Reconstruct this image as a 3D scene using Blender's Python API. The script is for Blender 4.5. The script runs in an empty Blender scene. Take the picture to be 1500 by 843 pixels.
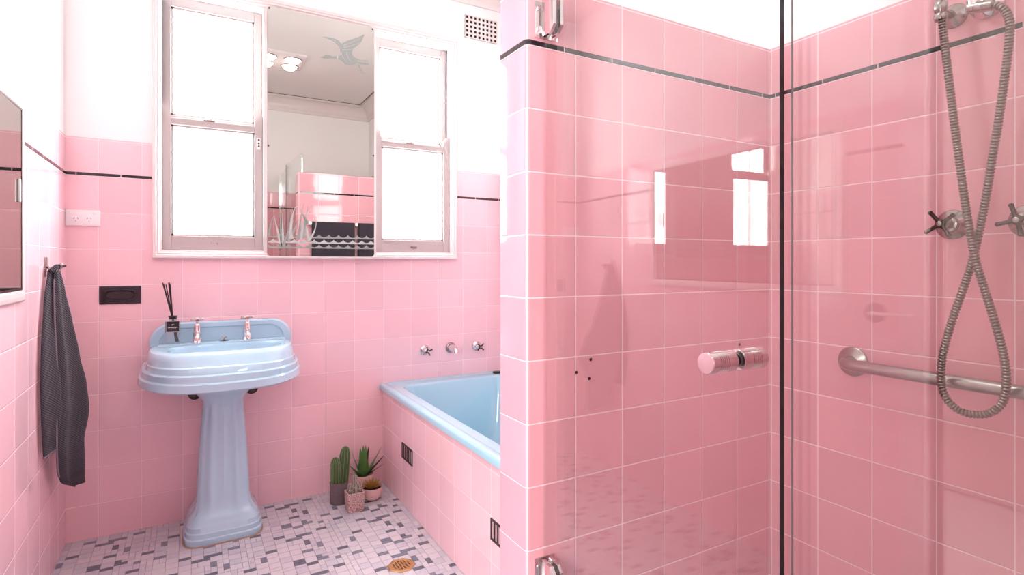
import bpy, bmesh, math, random
from mathutils import Vector, Matrix
random.seed(7)
S = bpy.context.scene
COL = S.collection
PI = math.pi
T = 0.152                      # wall tile pitch

# ------------------------------------------------------------------ materials
def lin(c):
    c = c / 255.0
    return c / 12.92 if c <= 0.04045 else ((c + 0.055) / 1.055) ** 2.4
def rgb(r, g, b): return (lin(r), lin(g), lin(b), 1.0)

def new_mat(name):
    m = bpy.data.materials.new(name); m.use_nodes = True
    nt = m.node_tree
    for n in list(nt.nodes): nt.nodes.remove(n)
    out = nt.nodes.new('ShaderNodeOutputMaterial')
    return m, nt, out

def prin(nt, color=None, rough=0.5, metal=0.0, **k):
    b = nt.nodes.new('ShaderNodeBsdfPrincipled')
    if color is not None: b.inputs['Base Color'].default_value = color
    b.inputs['Roughness'].default_value = rough
    b.inputs['Metallic'].default_value = metal
    for kk, v in k.items(): b.inputs[kk.replace('_', ' ')].default_value = v
    return b

def plain(name, color, rough=0.5, metal=0.0, noise=0.0, nscale=40.0, bump=0.0, bscale=200.0, **k):
    """procedural material: base colour with a soft noise mottling and optional bump"""
    m, nt, out = new_mat(name)
    b = prin(nt, color, rough, metal, **k)
    tc = nt.nodes.new('ShaderNodeTexCoord')
    if noise > 0:
        n = nt.nodes.new('ShaderNodeTexNoise'); n.inputs['Scale'].default_value = nscale
        n.inputs['Detail'].default_value = 4
        nt.links.new(tc.outputs['Object'], n.inputs['Vector'])
        mx = nt.nodes.new('ShaderNodeMix'); mx.data_type = 'RGBA'
        mx.inputs['A'].default_value = tuple(max(0, c * (1 - noise)) for c in color[:3]) + (1,)
        mx.inputs['B'].default_value = tuple(min(1, c * (1 + noise)) for c in color[:3]) + (1,)
        nt.links.new(n.outputs['Fac'], mx.inputs['Factor'])
        nt.links.new(mx.outputs['Result'], b.inputs['Base Color'])
    if bump > 0:
        n2 = nt.nodes.new('ShaderNodeTexNoise'); n2.inputs['Scale'].default_value = bscale
        nt.links.new(tc.outputs['Object'], n2.inputs['Vector'])
        bp = nt.nodes.new('ShaderNodeBump'); bp.inputs['Strength'].default_value = bump
        bp.inputs['Distance'].default_value = 0.002
        nt.links.new(n2.outputs['Fac'], bp.inputs['Height'])
        nt.links.new(bp.outputs['Normal'], b.inputs['Normal'])
    nt.links.new(b.outputs[0], out.inputs[0])
    return m

def mth(nt, op, a, b=None, c=None):
    n = nt.nodes.new('ShaderNodeMath'); n.operation = op
    for i, v in enumerate((a, b, c)):
        if v is None: continue
        if isinstance(v, (int, float)): n.inputs[i].default_value = v
        else: nt.links.new(v, n.inputs[i])
    return n.outputs[0]

def tile_mat(name, x0, y0, z0, base, grout, gw=0.0016, pitch=T, pz=None, rough=0.07, tilt=0.010, var=0.05):
    """glazed square wall tiles laid on a world grid; u runs along X or Y by the face's normal"""
    if pz is None: pz = pitch
    m, nt, out = new_mat(name)
    g = nt.nodes.new('ShaderNodeNewGeometry')
    sp = nt.nodes.new('ShaderNodeSeparateXYZ'); nt.links.new(g.outputs['Position'], sp.inputs[0])
    sn = nt.nodes.new('ShaderNodeSeparateXYZ'); nt.links.new(g.outputs['True Normal'], sn.inputs[0])
    isx = mth(nt, 'GREATER_THAN', mth(nt, 'ABSOLUTE', sn.outputs[0]), 0.7)
    ux = mth(nt, 'DIVIDE', mth(nt, 'SUBTRACT', sp.outputs[0], x0), pitch)
    uy = mth(nt, 'DIVIDE', mth(nt, 'SUBTRACT', sp.outputs[1], y0), pitch)
    u = mth(nt, 'ADD', mth(nt, 'MULTIPLY', isx, uy), mth(nt, 'MULTIPLY', mth(nt, 'SUBTRACT', 1.0, isx), ux))
    v = mth(nt, 'DIVIDE', mth(nt, 'SUBTRACT', sp.outputs[2], z0), pz)
    def edge(q, p):
        f = mth(nt, 'FRACT', mth(nt, 'ADD', q, 100.0))
        return mth(nt, 'MULTIPLY', mth(nt, 'MINIMUM', f, mth(nt, 'SUBTRACT', 1.0, f)), p)
    d = mth(nt, 'MINIMUM', edge(u, pitch), edge(v, pz))
    mr = nt.nodes.new('ShaderNodeMapRange'); mr.interpolation_type = 'SMOOTHSTEP'
    mr.inputs['From Min'].default_value = gw * 0.5; mr.inputs['From Max'].default_value = gw * 0.5 + 0.0007
    nt.links.new(d, mr.inputs['Value'])
    h = nt.nodes.new('ShaderNodeMapRange'); h.interpolation_type = 'SMOOTHSTEP'
    h.inputs['From Min'].default_value = 0.0; h.inputs['From Max'].default_value = 0.004
    nt.links.new(d, h.inputs['Value'])
    cv = nt.nodes.new('ShaderNodeCombineXYZ')
    nt.links.new(mth(nt, 'FLOOR', u), cv.inputs[0]); nt.links.new(mth(nt, 'FLOOR', v), cv.inputs[1]); nt.links.new(isx, cv.inputs[2])
    wn = nt.nodes.new('ShaderNodeTexWhiteNoise'); nt.links.new(cv.outputs[0], wn.inputs['Vector'])
    # colour
    lo = tuple(c * (1 - var) for c in base[:3]) + (1,); hi = tuple(min(1, c * (1 + var)) for c in base[:3]) + (1,)
    mx = nt.nodes.new('ShaderNodeMix'); mx.data_type = 'RGBA'
    mx.inputs['A'].default_value = lo; mx.inputs['B'].default_value = hi
    nt.links.new(wn.outputs['Value'], mx.inputs['Factor'])
    mg = nt.nodes.new('ShaderNodeMix'); mg.data_type = 'RGBA'
    mg.inputs['A'].default_value = grout
    nt.links.new(mx.outputs['Result'], mg.inputs['B']); nt.links.new(mr.outputs[0], mg.inputs['Factor'])
    b = prin(nt, None, rough)
    b.inputs['IOR'].default_value = 1.52
    nt.links.new(mg.outputs['Result'], b.inputs['Base Color'])
    nt.links.new(mth(nt, 'MULTIPLY_ADD', mr.outputs[0], rough - 0.6, 0.6), b.inputs['Roughness'])
    # normal: pillow edge + slow waviness + each tile set a hair off plane
    ns = nt.nodes.new('ShaderNodeTexNoise'); ns.inputs['Scale'].default_value = 9; ns.inputs['Detail'].default_value = 1
    nt.links.new(g.outputs['Position'], ns.inputs['Vector'])
    hh = mth(nt, 'ADD', mth(nt, 'MULTIPLY', h.outputs[0], 0.0007), mth(nt, 'MULTIPLY', ns.outputs['Fac'], 0.0009))
    bp = nt.nodes.new('ShaderNodeBump'); bp.inputs['Strength'].default_value = 1.0; bp.inputs['Distance'].default_value = 1.0
    nt.links.new(hh, bp.inputs['Height'])
    vm = nt.nodes.new('ShaderNodeVectorMath'); vm.operation = 'SUBTRACT'
    nt.links.new(wn.outputs['Color'], vm.inputs[0]); vm.inputs[1].default_value = (.5, .5, .5)
    vs = nt.nodes.new('ShaderNodeVectorMath'); vs.operation = 'SCALE'; vs.inputs['Scale'].default_value = tilt
    nt.links.new(vm.outputs[0], vs.inputs[0])
    va = nt.nodes.new('ShaderNodeVectorMath'); va.operation = 'ADD'
    nt.links.new(bp.outputs[0], va.inputs[0]); nt.links.new(vs.outputs[0], va.inputs[1])
    vn = nt.nodes.new('ShaderNodeVectorMath'); vn.operation = 'NORMALIZE'; nt.links.new(va.outputs[0], vn.inputs[0])
    nt.links.new(vn.outputs[0], b.inputs['Normal'])
    nt.links.new(b.outputs[0], out.inputs[0])
    return m

def glass_mat(name, tint, ior=1.5, rough=0.0):
    """clear sheet glass: what is not mirrored by Fresnel passes straight through, faintly tinted"""
    m, nt, out = new_mat(name)
    fr = nt.nodes.new('ShaderNodeFresnel'); fr.inputs['IOR'].default_value = ior
    tr = nt.nodes.new('ShaderNodeBsdfTransparent'); tr.inputs[0].default_value = tint
    gl = nt.nodes.new('ShaderNodeBsdfGlossy'); gl.inputs['Roughness'].default_value = rough
    gl.inputs['Color'].default_value = (1, 1, 1, 1)
    # Fresnel seen from the back face must use the same angle, so flip the index there
    g = nt.nodes.new('ShaderNodeNewGeometry')
    nt.links.new(mth(nt, 'MULTIPLY_ADD', g.outputs['Backfacing'], 1.0 / ior - ior, ior), fr.inputs['IOR'])
    lw = nt.nodes.new('ShaderNodeMixShader')
    fr.inputs['IOR'].default_value = ior
    for l in list(nt.links):
        if l.to_socket == fr.inputs['IOR']: nt.links.remove(l)
    # Schlick on |cos|, identical from both sides
    dt = nt.nodes.new('ShaderNodeVectorMath'); dt.operation = 'DOT_PRODUCT'
    nt.links.new(g.outputs['Incoming'], dt.inputs[0]); nt.links.new(g.outputs['Normal'], dt.inputs[1])
    c = mth(nt, 'ABSOLUTE', dt.outputs['Value'])
    f0 = ((ior - 1) / (ior + 1)) ** 2
    p5 = mth(nt, 'POWER', mth(nt, 'SUBTRACT', 1.0, c), 5.0)
    R = mth(nt, 'MULTIPLY_ADD', p5, 1 - f0, f0)
    nt.links.new(R, lw.inputs[0]); nt.links.new(tr.outputs[0], lw.inputs[1]); nt.links.new(gl.outputs[0], lw.inputs[2])
    nt.links.new(lw.outputs[0], out.inputs[0])
    nt.nodes.remove(fr)
    return m

PINK = rgb(243, 202, 209)
GROUT = rgb(250, 228, 232)
M = {}
M['tile_back'] = tile_mat('glazed pink tile back wall', 0.1098, 0.0, 0.1414, PINK, GROUT)
M['tile_left'] = tile_mat('glazed pink tile left wall', 0.0, -0.603, 0.1414, PINK, GROUT)
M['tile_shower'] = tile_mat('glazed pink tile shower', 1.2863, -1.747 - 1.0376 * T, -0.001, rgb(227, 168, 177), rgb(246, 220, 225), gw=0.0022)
M['tile_end'] = tile_mat('glazed pink tile partition end', 1.2863, -1.610, -0.001, rgb(240, 176, 190), GROUT, pitch=0.134, pz=T)
M['tile_bath'] = tile_mat('glazed pink tile bath side', 1.32, -0.163, -0.004, PINK, GROUT)
M['liner'] = tile_mat('black glazed liner', 0.035, -0.552, -0.05, rgb(34, 24, 30), rgb(222, 190, 196), gw=0.0022, pz=9.0, var=0.02, tilt=0.004)
M['paint'] = plain('white wall paint', rgb(240, 238, 237), 0.7, bump=0.05, bscale=90)
M['ceiling'] = plain('white ceiling paint', rgb(232, 229, 226), 0.8)
M['gloss_white'] = plain('glossy white enamel paint', rgb(226, 217, 215), 0.25, noise=0.015, nscale=12)
M['sash_shaded'] = plain('shaded white sash enamel', rgb(186, 177, 175), 0.35, noise=0.02, nscale=12)  # same white enamel as the architrave, shade against the panes put into its colour
M['chrome'] = plain('chrome', rgb(225, 220, 220), 0.08, 1.0)
M['satin'] = plain('satin steel', rgb(172, 166, 162), 0.28, 1.0, bump=0.03, bscale=300)
M['nickel'] = plain('worn nickel', rgb(176, 168, 164), 0.2, 1.0)
M['bronze'] = plain('dark worn metal', rgb(84, 74, 70), 0.26, 1.0, noise=0.15, nscale=60)
M['hose'] = plain('ribbed hose metal', rgb(150, 142, 136), 0.3, 1.0)
M['blue'] = plain('pale blue vitreous china', rgb(175, 211, 229), 0.07, noise=0.01, nscale=6, Coat_Weight=0.5, Coat_Roughness=0.03)
M['bath_blue'] = plain('pale blue bath enamel', rgb(166, 210, 226), 0.08, noise=0.01, nscale=6, Coat_Weight=0.4, Coat_Roughness=0.04)
M['black'] = plain('black plastic', rgb(28, 24, 28), 0.35)
M['black_ceramic'] = plain('black glazed ceramic', rgb(46, 38, 44), 0.18, noise=0.2, nscale=30)
M['dark_void'] = plain('dark hollow', rgb(18, 14, 16), 0.9)
M['white_plastic'] = plain('white plastic', rgb(242, 240, 240), 0.3)
M['seal'] = plain('grey seal', rgb(110, 100, 104), 0.5)
M['glass'] = glass_mat('clear shower glass', (0.955, 0.975, 0.97, 1), 1.68)
M['glass_edge'] = plain('dark green glass edge', rgb(26, 38, 40), 0.1)
M['bottle_glass'] = glass_mat('clear bottle glass', (0.985, 0.99, 0.99, 1))
M['brass'] = plain('worn brass', rgb(190, 146, 100), 0.38, 0.75, noise=0.25, nscale=45, bump=0.2, bscale=200)

def mirror_mat(name, tint):
    m, nt, out = new_mat(name)
    gl = nt.nodes.new('ShaderNodeBsdfGlossy'); gl.inputs['Roughness'].default_value = 0.0
    gl.inputs['Color'].default_value = tint
    nt.links.new(gl.outputs[0], out.inputs[0]); return m
M['mirror'] = mirror_mat('silvered mirror', (0.51, 0.50, 0.47, 1))
M['etch'] = plain('etched frosting', rgb(150, 160, 154), 0.55)
M['etch_light'] = plain('etched frosting pale', rgb(188, 198, 192), 0.55)

def pane_mat(name, top, bot, z0, z1, strength, blob):
    """obscure glass glowing with the daylight behind it; foliage outside shows as soft grey patches"""
    m, nt, out = new_mat(name)
    g = nt.nodes.new('ShaderNodeNewGeometry')
    n = nt.nodes.new('ShaderNodeTexNoise'); n.inputs['Scale'].default_value = 5.0; n.inputs['Detail'].default_value = 2
    nt.links.new(g.outputs['Position'], n.inputs['Vector'])
    n2 = nt.nodes.new('ShaderNodeTexNoise'); n2.inputs['Scale'].default_value = 260; n2.inputs['Detail'].default_value = 2
    nt.links.new(g.outputs['Position'], n2.inputs['Vector'])
    mr = nt.nodes.new('ShaderNodeMapRange'); mr.inputs['From Min'].default_value = 0.42; mr.inputs['From Max'].default_value = 0.72
    nt.links.new(mth(nt, 'ADD', n.outputs['Fac'], mth(nt, 'MULTIPLY', mth(nt, 'SUBTRACT', n2.outputs['Fac'], 0.5), 0.25)), mr.inputs['Value'])
    mx = nt.nodes.new('ShaderNodeMix'); mx.data_type = 'RGBA'
    mx.inputs['A'].default_value = top; mx.inputs['B'].default_value = blob
    nt.links.new(mr.outputs[0], mx.inputs['Factor'])
    e = nt.nodes.new('ShaderNodeEmission'); nt.links.new(mx.outputs['Result'], e.inputs['Color'])
    e.inputs['Strength'].default_value = strength
    gl = nt.nodes.new('ShaderNodeBsdfGlossy'); gl.inputs['Roughness'].default_value = 0.25
    gl.inputs['Color'].default_value = (0.06, 0.06, 0.06, 1)
    ad = nt.nodes.new('ShaderNodeAddShader')
    nt.links.new(e.outputs[0], ad.inputs[0]); nt.links.new(gl.outputs[0], ad.inputs[1])
    nt.links.new(ad.outputs[0], out.inputs[0])
    return m
WIN = 19.0
M['pane_up'] = pane_mat('daylit obscure glass upper', (1.0, 1.0, 1.0, 1), None or (1, 1, 1, 1), 1.8, 2.3, WIN, (0.80, 0.86, 0.95, 1))
M['pane_low'] = pane_mat('daylit obscure glass lower', (0.98, 1.0, 1.0, 1), None or (1, 1, 1, 1), 1.2, 1.8, WIN * 0.85, (0.62, 0.70, 0.72, 1))

# ------------------------------------------------------------------ mesh helpers
class MB:
    """collects shapes (world coordinates); build() links them as ONE mesh object"""
    def __init__(s): s.bm = bmesh.new(); s.mi = 0
    def _f(s, vs, mi=None):
        try:
            f = s.bm.faces.new(vs); f.material_index = s.mi if mi is None else mi; return f
        except ValueError: return None
    def box(s, x0, x1, y0, y1, z0, z1, bev=0.0, seg=2, mi=None):
        b = s.bm if bev == 0 else bmesh.new()
        vs = [b.verts.new((x, y, z)) for x in (x0, x1) for y in (y0, y1) for z in (z0, z1)]
        k = s.mi if mi is None else mi
        for q in ((0, 1, 3, 2), (4, 6, 7, 5), (0, 4, 5, 1), (2, 3, 7, 6), (0, 2, 6, 4), (1, 5, 7, 3)):
            f = b.faces.new([vs[i] for i in q]); f.material_index = k
        if bev > 0:
            bmesh.ops.bevel(b, geom=list(b.edges), offset=bev, segments=seg, affect='EDGES', profile=0.5)
            s.merge(b)
        return s
    def merge(s, b, mat=None):
        me = bpy.data.meshes.new('tmp'); b.to_mesh(me); b.free()
        if mat is not None: me.transform(mat)
        s.bm.from_mesh(me); bpy.data.meshes.remove(me); return s
    def loops(s, rings, closed=True, cap0=False, cap1=False, mi=None):
        R = [[s.bm.verts.new(p) for p in r] for r in rings]
        n = len(R[0])
        for a, b in zip(R[:-1], R[1:]):
            for i in range(n if closed else n - 1):
                j = (i + 1) % n
                s._f((a[i], a[j], b[j], b[i]), mi)
        if cap0: s._f(list(reversed(R[0])), mi)
        if cap1: s._f(R[-1], mi)
        return s
    def lathe(s, prof, o, ax=(0, 0, 1), n=32, cap0=True, cap1=True, mi=None, sx=1.0):
        ax = Vector(ax).normalized(); o = Vector(o)
        e = Vector((0, 0, 1)) if abs(ax.z) < 0.9 else Vector((1, 0, 0))
        u = ax.cross(e).normalized(); v = ax.cross(u)
        rings = [[o + ax * h + (u * math.cos(2 * PI * i / n) * sx + v * math.sin(2 * PI * i / n)) * max(r, 1e-5) for i in range(n)] for r, h in prof]
        return s.loops(rings, True, cap0, cap1, mi)
    def tube(s, pts, rad, n=12, caps=True, mi=None, flat=1.0):
        P = [Vector(p) for p in pts]
        rs = rad if isinstance(rad, (list, tuple)) else [rad] * len(P)
        rings = []; prev = None
        for i, p in enumerate(P):
            d = (P[min(i + 1, len(P) - 1)] - P[max(i - 1, 0)]).normalized()
            if prev is None:
                e = Vector((0, 0, 1)) if abs(d.z) < 0.9 else Vector((1, 0, 0))
                u = d.cross(e).normalized()
            else:
                u = (prev - d * prev.dot(d)).normalized()
            prev = u; v = d.cross(u)
            rings.append([p + (u * math.cos(2 * PI * k / n) + v * math.sin(2 * PI * k / n) * flat) * rs[i] for k in range(n)])
        return s.loops(rings, True, caps, caps, mi)
    def prism(s, poly, fn, d0, d1, mi=None):
        """poly: 2-D outline; fn(a, b, d) -> point; extruded from depth d0 to d1"""
        s.loops([[fn(a, b, d0) for a, b in poly], [fn(a, b, d1) for a, b in poly]], True, True, True, mi)
        return s
    def build(s, name, mats, parent=None, smooth=True, angle=35, bevel=0.0, sub=0, solid=0.0):
        bmesh.ops.recalc_face_normals(s.bm, faces=list(s.bm.faces))
        me = bpy.data.meshes.new(name); s.bm.to_mesh(me); s.bm.free()
        if not isinstance(mats, (list, tuple)): mats = [mats]
        for m in mats: me.materials.append(m)
        o = bpy.data.objects.new(name, me); COL.objects.link(o)
        if parent is not None:
            o.parent = parent
            r = parent
            off = Vector(r.location)
            while r.parent is not None: r = r.parent; off += Vector(r.location)
            me.transform(Matrix.Translation(-off))
        if smooth:
            for p in me.polygons: p.use_smooth = True
            try: me.set_sharp_from_angle(angle=math.radians(angle))
            except Exception: pass
        if solid:
            q = o.modifiers.new('s', 'SOLIDIFY'); q.thickness = solid; q.offset = 0
        if bevel > 0:
            q = o.modifiers.new('b', 'BEVEL'); q.width = bevel; q.segments = 2; q.limit_method = 'ANGLE'; q.angle_limit = math.radians(40)
        if sub:
            q = o.modifiers.new('u', 'SUBSURF'); q.levels = sub; q.render_levels = sub
        return o

def tag(o, label, cat, group=None):
    o['label'] = label; o['category'] = cat
    if group: o['group'] = group
    return o
def thing(name, label, cat, loc, group=None):
    o = bpy.data.objects.new(name, None); COL.objects.link(o)
    o.location = loc; o.empty_display_size = 0.05
    return tag(o, label, cat, group)
def struct(o):
    o['kind'] = 'structure'; return o
def copy_tree(o, parent=None):
    c = o.copy(); COL.objects.link(c); c.parent = parent
    for ch in list(o.children): copy_tree(ch, c)
    return c
def spline(P, n):
    """Catmull-Rom through P, n samples per span"""
    P = [Vector(p) for p in P]; out = []
    for i in range(len(P) - 1):
        a, b, c, d = P[max(i - 1, 0)], P[i], P[i + 1], P[min(i + 2, len(P) - 1)]
        for k in range(n):
            t = k / n
            out.append(0.5 * ((2 * b) + (c - a) * t + (2 * a - 5 * b + 4 * c - d) * t * t + (3 * b - a - 3 * c + d) * t ** 3))
    out.append(P[-1]); return out
def sup(a, bf, bb, n, N, cx, cy, z, nb=None):
    """superellipse ring: half-width a, front half-depth bf (-Y), rear half-depth bb (+Y)"""
    r = []
    for i in range(N):
        t = 2 * PI * i / N
        c, s_ = math.cos(t), math.sin(t)
        m = n if s_ < 0 else (nb or n)
        x = a * math.copysign(abs(c) ** (2 / m), c)
        y = (bf if s_ < 0 else bb) * math.copysign(abs(s_) ** (2 / m), s_)
        r.append((cx + x, cy + y, z))
    return r

# ------------------------------------------------------------------ room constants
XR = 2.051; YN = -3.0; ZC = 2.755; YP0 = -1.747; YP1 = -1.607; XP = 1.142; XB = 1.319
BL = 1.517; BLS = 1.678        # black liner heights: room / shower
TT = 1.668; TTS = 1.830        # tile tops

# ------------------------------------------------------------------ floor: one tiled surface
def make_floor():
    U = 0.0212; N = 16
    rnd = random.Random(11)
    grid = [[0] * N for _ in range(N)]; darkc = [[0] * N for _ in range(N)]; pieces = []
    def fits(i, j, w, h): return all(not grid[(j + b) % N][(i + a) % N] for a in range(w) for b in range(h))
    for j in range(N):
        for i in range(N):
            if grid[j][i]: continue
            opts = [((2, 2), 0.50), ((2, 1), 0.33), ((1, 2), 0.11), ((1, 1), 0.06)]
            rnd_ = rnd.random(); acc = 0; order = []
            for o_, w_ in opts:
                acc += w_
                if rnd_ < acc: order = [o_]; break
            order += [(1, 2), (2, 1), (1, 1)]
            for w, h in order:
                if fits(i, j, w, h):
                    for a in range(w):
                        for b in range(h): grid[(j + b) % N][(i + a) % N] = 1
                    near = any(darkc[(j + b) % N][(i + a) % N] for a in range(-1, w + 1) for b in range(-1, h + 1))
                    if (w, h) == (2, 2) or (near and rnd.random() < 0.6): dk = 0
                    elif (w, h) == (2, 1): dk = rnd.random() < 0.9
                    elif (w, h) == (1, 2): dk = rnd.random() < 0.3
                    else: dk = rnd.random() < 0.7
                    if dk:
                        for a in range(w):
                            for b in range(h): darkc[(j + b) % N][(i + a) % N] = 1
                    pieces.append((i, j, w, h, int(dk)))
                    break
    mb = MB()
    x0, y0, x1, y1 = -0.02, YN - 0.02, XR + 0.02, 0.02
    mb.box(x0, x1, y0, y1, -0.06, -0.0016, mi=0)
    g = 0.0007; rr = random.Random(3)
    for sj in range(int((y1 - y0) / (U * N)) + 2):
        for si in range(int((x1 - x0) / (U * N)) + 2):
            for (i, j, w, h, dk) in pieces:
                ax = x0 + (si * N + i) * U; ay = y0 + (sj * N + j) * U
                bx, by = ax + w * U, ay + h * U
                if ax > x1 or ay > y1 or bx < 0 or by < YN: continue
                if ax > XB + 0.05 and ay > YP1 + 0.05: continue
                cx_, cy_ = (ax + bx) / 2, (ay + by) / 2
                if (cx_ - 1.138) ** 2 + (cy_ + 0.841) ** 2 < 0.038 ** 2: continue
                mi = (3 + (rr.random() < 0.4)) if dk else (1 + (rr.random() < 0.35))
                A = [(ax + g, ay + g), (bx - g, ay + g), (bx - g, by - g), (ax + g, by - g)]
                B = [(ax + g * 2, ay + g * 2), (bx - g * 2, ay + g * 2), (bx - g * 2, by - g * 2), (ax + g * 2, by - g * 2)]
                mb.loops([[(p[0], p[1], -0.0018) for p in A], [(p[0], p[1], -0.0003) for p in A], [(p[0], p[1], 0.0) for p in B]], True, False, True, mi)
    mats = [plain('floor grout', rgb(150, 132, 138), 0.8, noise=0.1),
            plain('pale mosaic', rgb(206, 202, 208), 0.3, noise=0.04, nscale=25), plain('pale mosaic cooler', rgb(194, 192, 202), 0.3, noise=0.04, nscale=25),
            plain('slate mosaic', rgb(98, 100, 114), 0.3, noise=0.10, nscale=25), plain('blue grey mosaic', rgb(116, 122, 138), 0.3, noise=0.10, nscale=25)]
    return struct(mb.build('floor', mats, smooth=False))
make_floor()

# ------------------------------------------------------------------ walls
# window hole X 0.335..1.700, Z 1.20..2.345
mb = MB()
mb.box(-0.1, 0.335, 0, 0.12, 0, TT, mi=0)
mb.box(0.335, 1.700, 0, 0.12, 0, 1.205, mi=0)
mb.box(1.700, XR + 0.1, 0, 0.12, 0, TT, mi=0)
mb.box(-0.1, 0.335, 0.005, 0.12, TT, ZC + 0.02, mi=1)
mb.box(1.700, XR + 0.1, 0.005, 0.12, TT, ZC + 0.02, mi=1)
mb.box(0.335, 1.700, 0.005, 0.12, 2.345, ZC + 0.02, mi=1)
struct(mb.build('wall_back', [M['tile_back'], M['paint']], smooth=False))
# left wall with the doorway Y -2.045..-2.86, Z 0..2.05
DY0, DY1, DZ = -2.045, -2.86, 2.05
mb = MB()
mb.box(-0.1, 0, DY0, 0, 0, TT, mi=0); mb.box(-0.1, -0.005, DY0, 0.0, TT, ZC + 0.02, mi=1)
mb.box(-0.1, 0, YN, DY1, 0, TT, mi=0); mb.box(-0.1, -0.005, YN, DY1, TT, ZC + 0.02, mi=1)
mb.box(-0.1, -0.005, DY1, DY0, DZ, ZC + 0.02, mi=1)
struct(mb.build('wall_left', [M['tile_left'], M['paint']], smooth=False))
mb = MB()
mb.box(XR, XR + 0.1, YP0 + 0.02, 0, 0, TT, mi=0); mb.box(XR + 0.005, XR + 0.1, YP0 + 0.02, 0, TT, ZC + 0.02, mi=2)
mb.box(XR, XR + 0.1, YN, YP0 + 0.02, 0, TTS, mi=1); mb.box(XR + 0.005, XR + 0.1, YN, YP0 + 0.02, TTS, ZC + 0.02, mi=2)
struct(mb.build('wall_right', [M['tile_left'], M['tile_shower'], M['paint']], smooth=False))
mb = MB()
mb.box(-0.1, XR + 0.1, YN - 0.1, YN, 0, TTS, mi=0); mb.box(-0.1, XR + 0.1, YN - 0.1, YN - 0.005, TTS, ZC + 0.02, mi=1)
struct(mb.build('wall_near', [M['tile_shower'], M['paint']], smooth=False))
# dividing wall between shower and bath, rounded at its free end
def rr_poly(x0, x1, y0, y1, r, k=5):
    P = []
    for cx, cy, a0 in ((x1, y0, None), (x1, y1, None)): P.append((cx, cy))
    for i in range(k + 1):
        a = PI / 2 + PI / 2 * i / k; P.append((x0 + r + r * math.cos(a), y1 - r + r * math.sin(a)))
    for i in range(k + 1):
        a = PI + PI / 2 * i / k; P.append((x0 + r + r * math.cos(a), y0 + r + r * math.sin(a)))
    return P
mb = MB()
poly = rr_poly(XP, XR + 0.02, YP0, YP1, 0.012)
mb.prism(poly, lambda a, b, d: (a, b, d), 0.0, TTS)
for f in mb.bm.faces:
    f.normal_update()
    f.material_index = 1 if abs(f.normal.x) > 0.7 else 0
struct(mb.build('wall_shower', [M['tile_shower'], M['tile_end']], smooth=True, angle=30))
# tiled side of the bath
mb = MB(); mb.box(XB, XB + 0.012, YP1, 0.0, 0, 0.4855, bev=0.001)
struct(mb.build('wall_bath', M['tile_bath'], smooth=False))
# hallway beyond the door
mb = MB()
mb.box(-1.5, -1.4, -4.0, -1.0, 0, 2.75); mb.box(-1.5, -0.1, -1.1, -1.0, 0, 2.75); mb.box(-1.5, -0.1, -4.0, -3.9, 0, 2.75)
mb.box(-1.5, -0.1, -4.0, -1.0, 2.75, 2.8); mb.box(-1.5, -0.1, -4.0, -1.0, -0.06, -0.01)
struct(mb.build('wall_hall', plain('hall paint', rgb(205, 198, 194), 0.8), smooth=False))
mb = MB(); mb.box(-0.1, XR + 0.1, YN - 0.1, 0.12, ZC, ZC + 0.05)
struct(mb.build('ceiling', M['ceiling'], smooth=False))

# cornice: coved, swept around the room
def cornice():
    prof = [(0.0, -0.135), (0.012, -0.135), (0.016, -0.125), (0.018, -0.112)]
    for i in range(8):
        a = PI / 2 * i / 7
        prof.append((0.022 + 0.075 * (1 - math.cos(a)), -0.105 + 0.085 * math.sin(a)))
    prof += [(0.112, -0.018), (0.112, -0.006), (0.118, -0.004), (0.118, 0.001)]
    mb = MB()
    rings = []
    for d, h in prof:
        rings.append([(-0.005 + d, -d + 0.005, ZC + h), (XR + 0.005 - d, -d + 0.005, ZC + h), (XR + 0.005 - d, YN - 0.005 + d, ZC + h), (-0.005 + d, YN - 0.005 + d, ZC + h)])
    mb.loops(rings, True)
    return struct(mb.build('trim_1', M['gloss_white'], smooth=False))
cornice()
# thin dark batten between cornice and ceiling
mb = MB()
for a in ((0.113, 0.121, YN + .113, -.113), (XR - .121, XR - .113, YN + .113, -.113)): mb.box(a[0], a[1], a[2], a[3], ZC - 0.003, ZC)
for a in ((YN + .113, YN + .121), (-.121, -.113)): mb.box(0.113, XR - 0.113, a[0], a[1], ZC - 0.003, ZC)
struct(mb.build('trim_2', M['black'], smooth=False))

# black glazed liner tiles
def liner(name, boxes, z, proud=0.0015):
    mb = MB()
    for (x0, x1, y0, y1) in boxes: mb.box(x0, x1, y0, y1, z - 0.006, z + 0.006)
    return struct(mb.build(name, M['liner'], smooth=False, bevel=0.001))
p = 0.0016
liner('trim_3', [(0, 0.300, -p, 0.001)], BL)
liner('trim_4', [(1.737, XR, -p, 0.001)], BL)
liner('trim_5', [(-0.001, p, DY0 + 0.06, 0)], BL)
liner('trim_6', [(XR - p, XR + 0.001, YP1, 0)], BL)
liner('trim_7', [(XP + 0.012, XR, YP0 - p, YP0 + 0.001)], BLS)
def bent():
    mb = MB()
    r = 0.012; P = []
    for off in (p, -0.001):
        Q = [(XP - off, YP1 - r)] + [(XP + r - (r + off) * math.cos(PI / 2 * i / 5), YP0 + r - (r + off) * math.sin(PI / 2 * i / 5)) for i in range(6)]
        P.append(Q)
    poly = P[0] + P[1][::-1]
    mb.prism(poly, lambda a, b, d: (a, b, d), BLS - 0.006, BLS + 0.006)
    struct(mb.build('trim_8', M['black_ceramic'], smooth=False))
bent()
liner('trim_9', [(XP + 0.012, XR, YP1 - 0.001, YP1 + p)], BLS)
liner('trim_10', [(XR - p, XR + 0.001, YN, YP0)], BLS)
liner('trim_11', [(0, XR, YN - 0.001, YN + p)], BLS)

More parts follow.
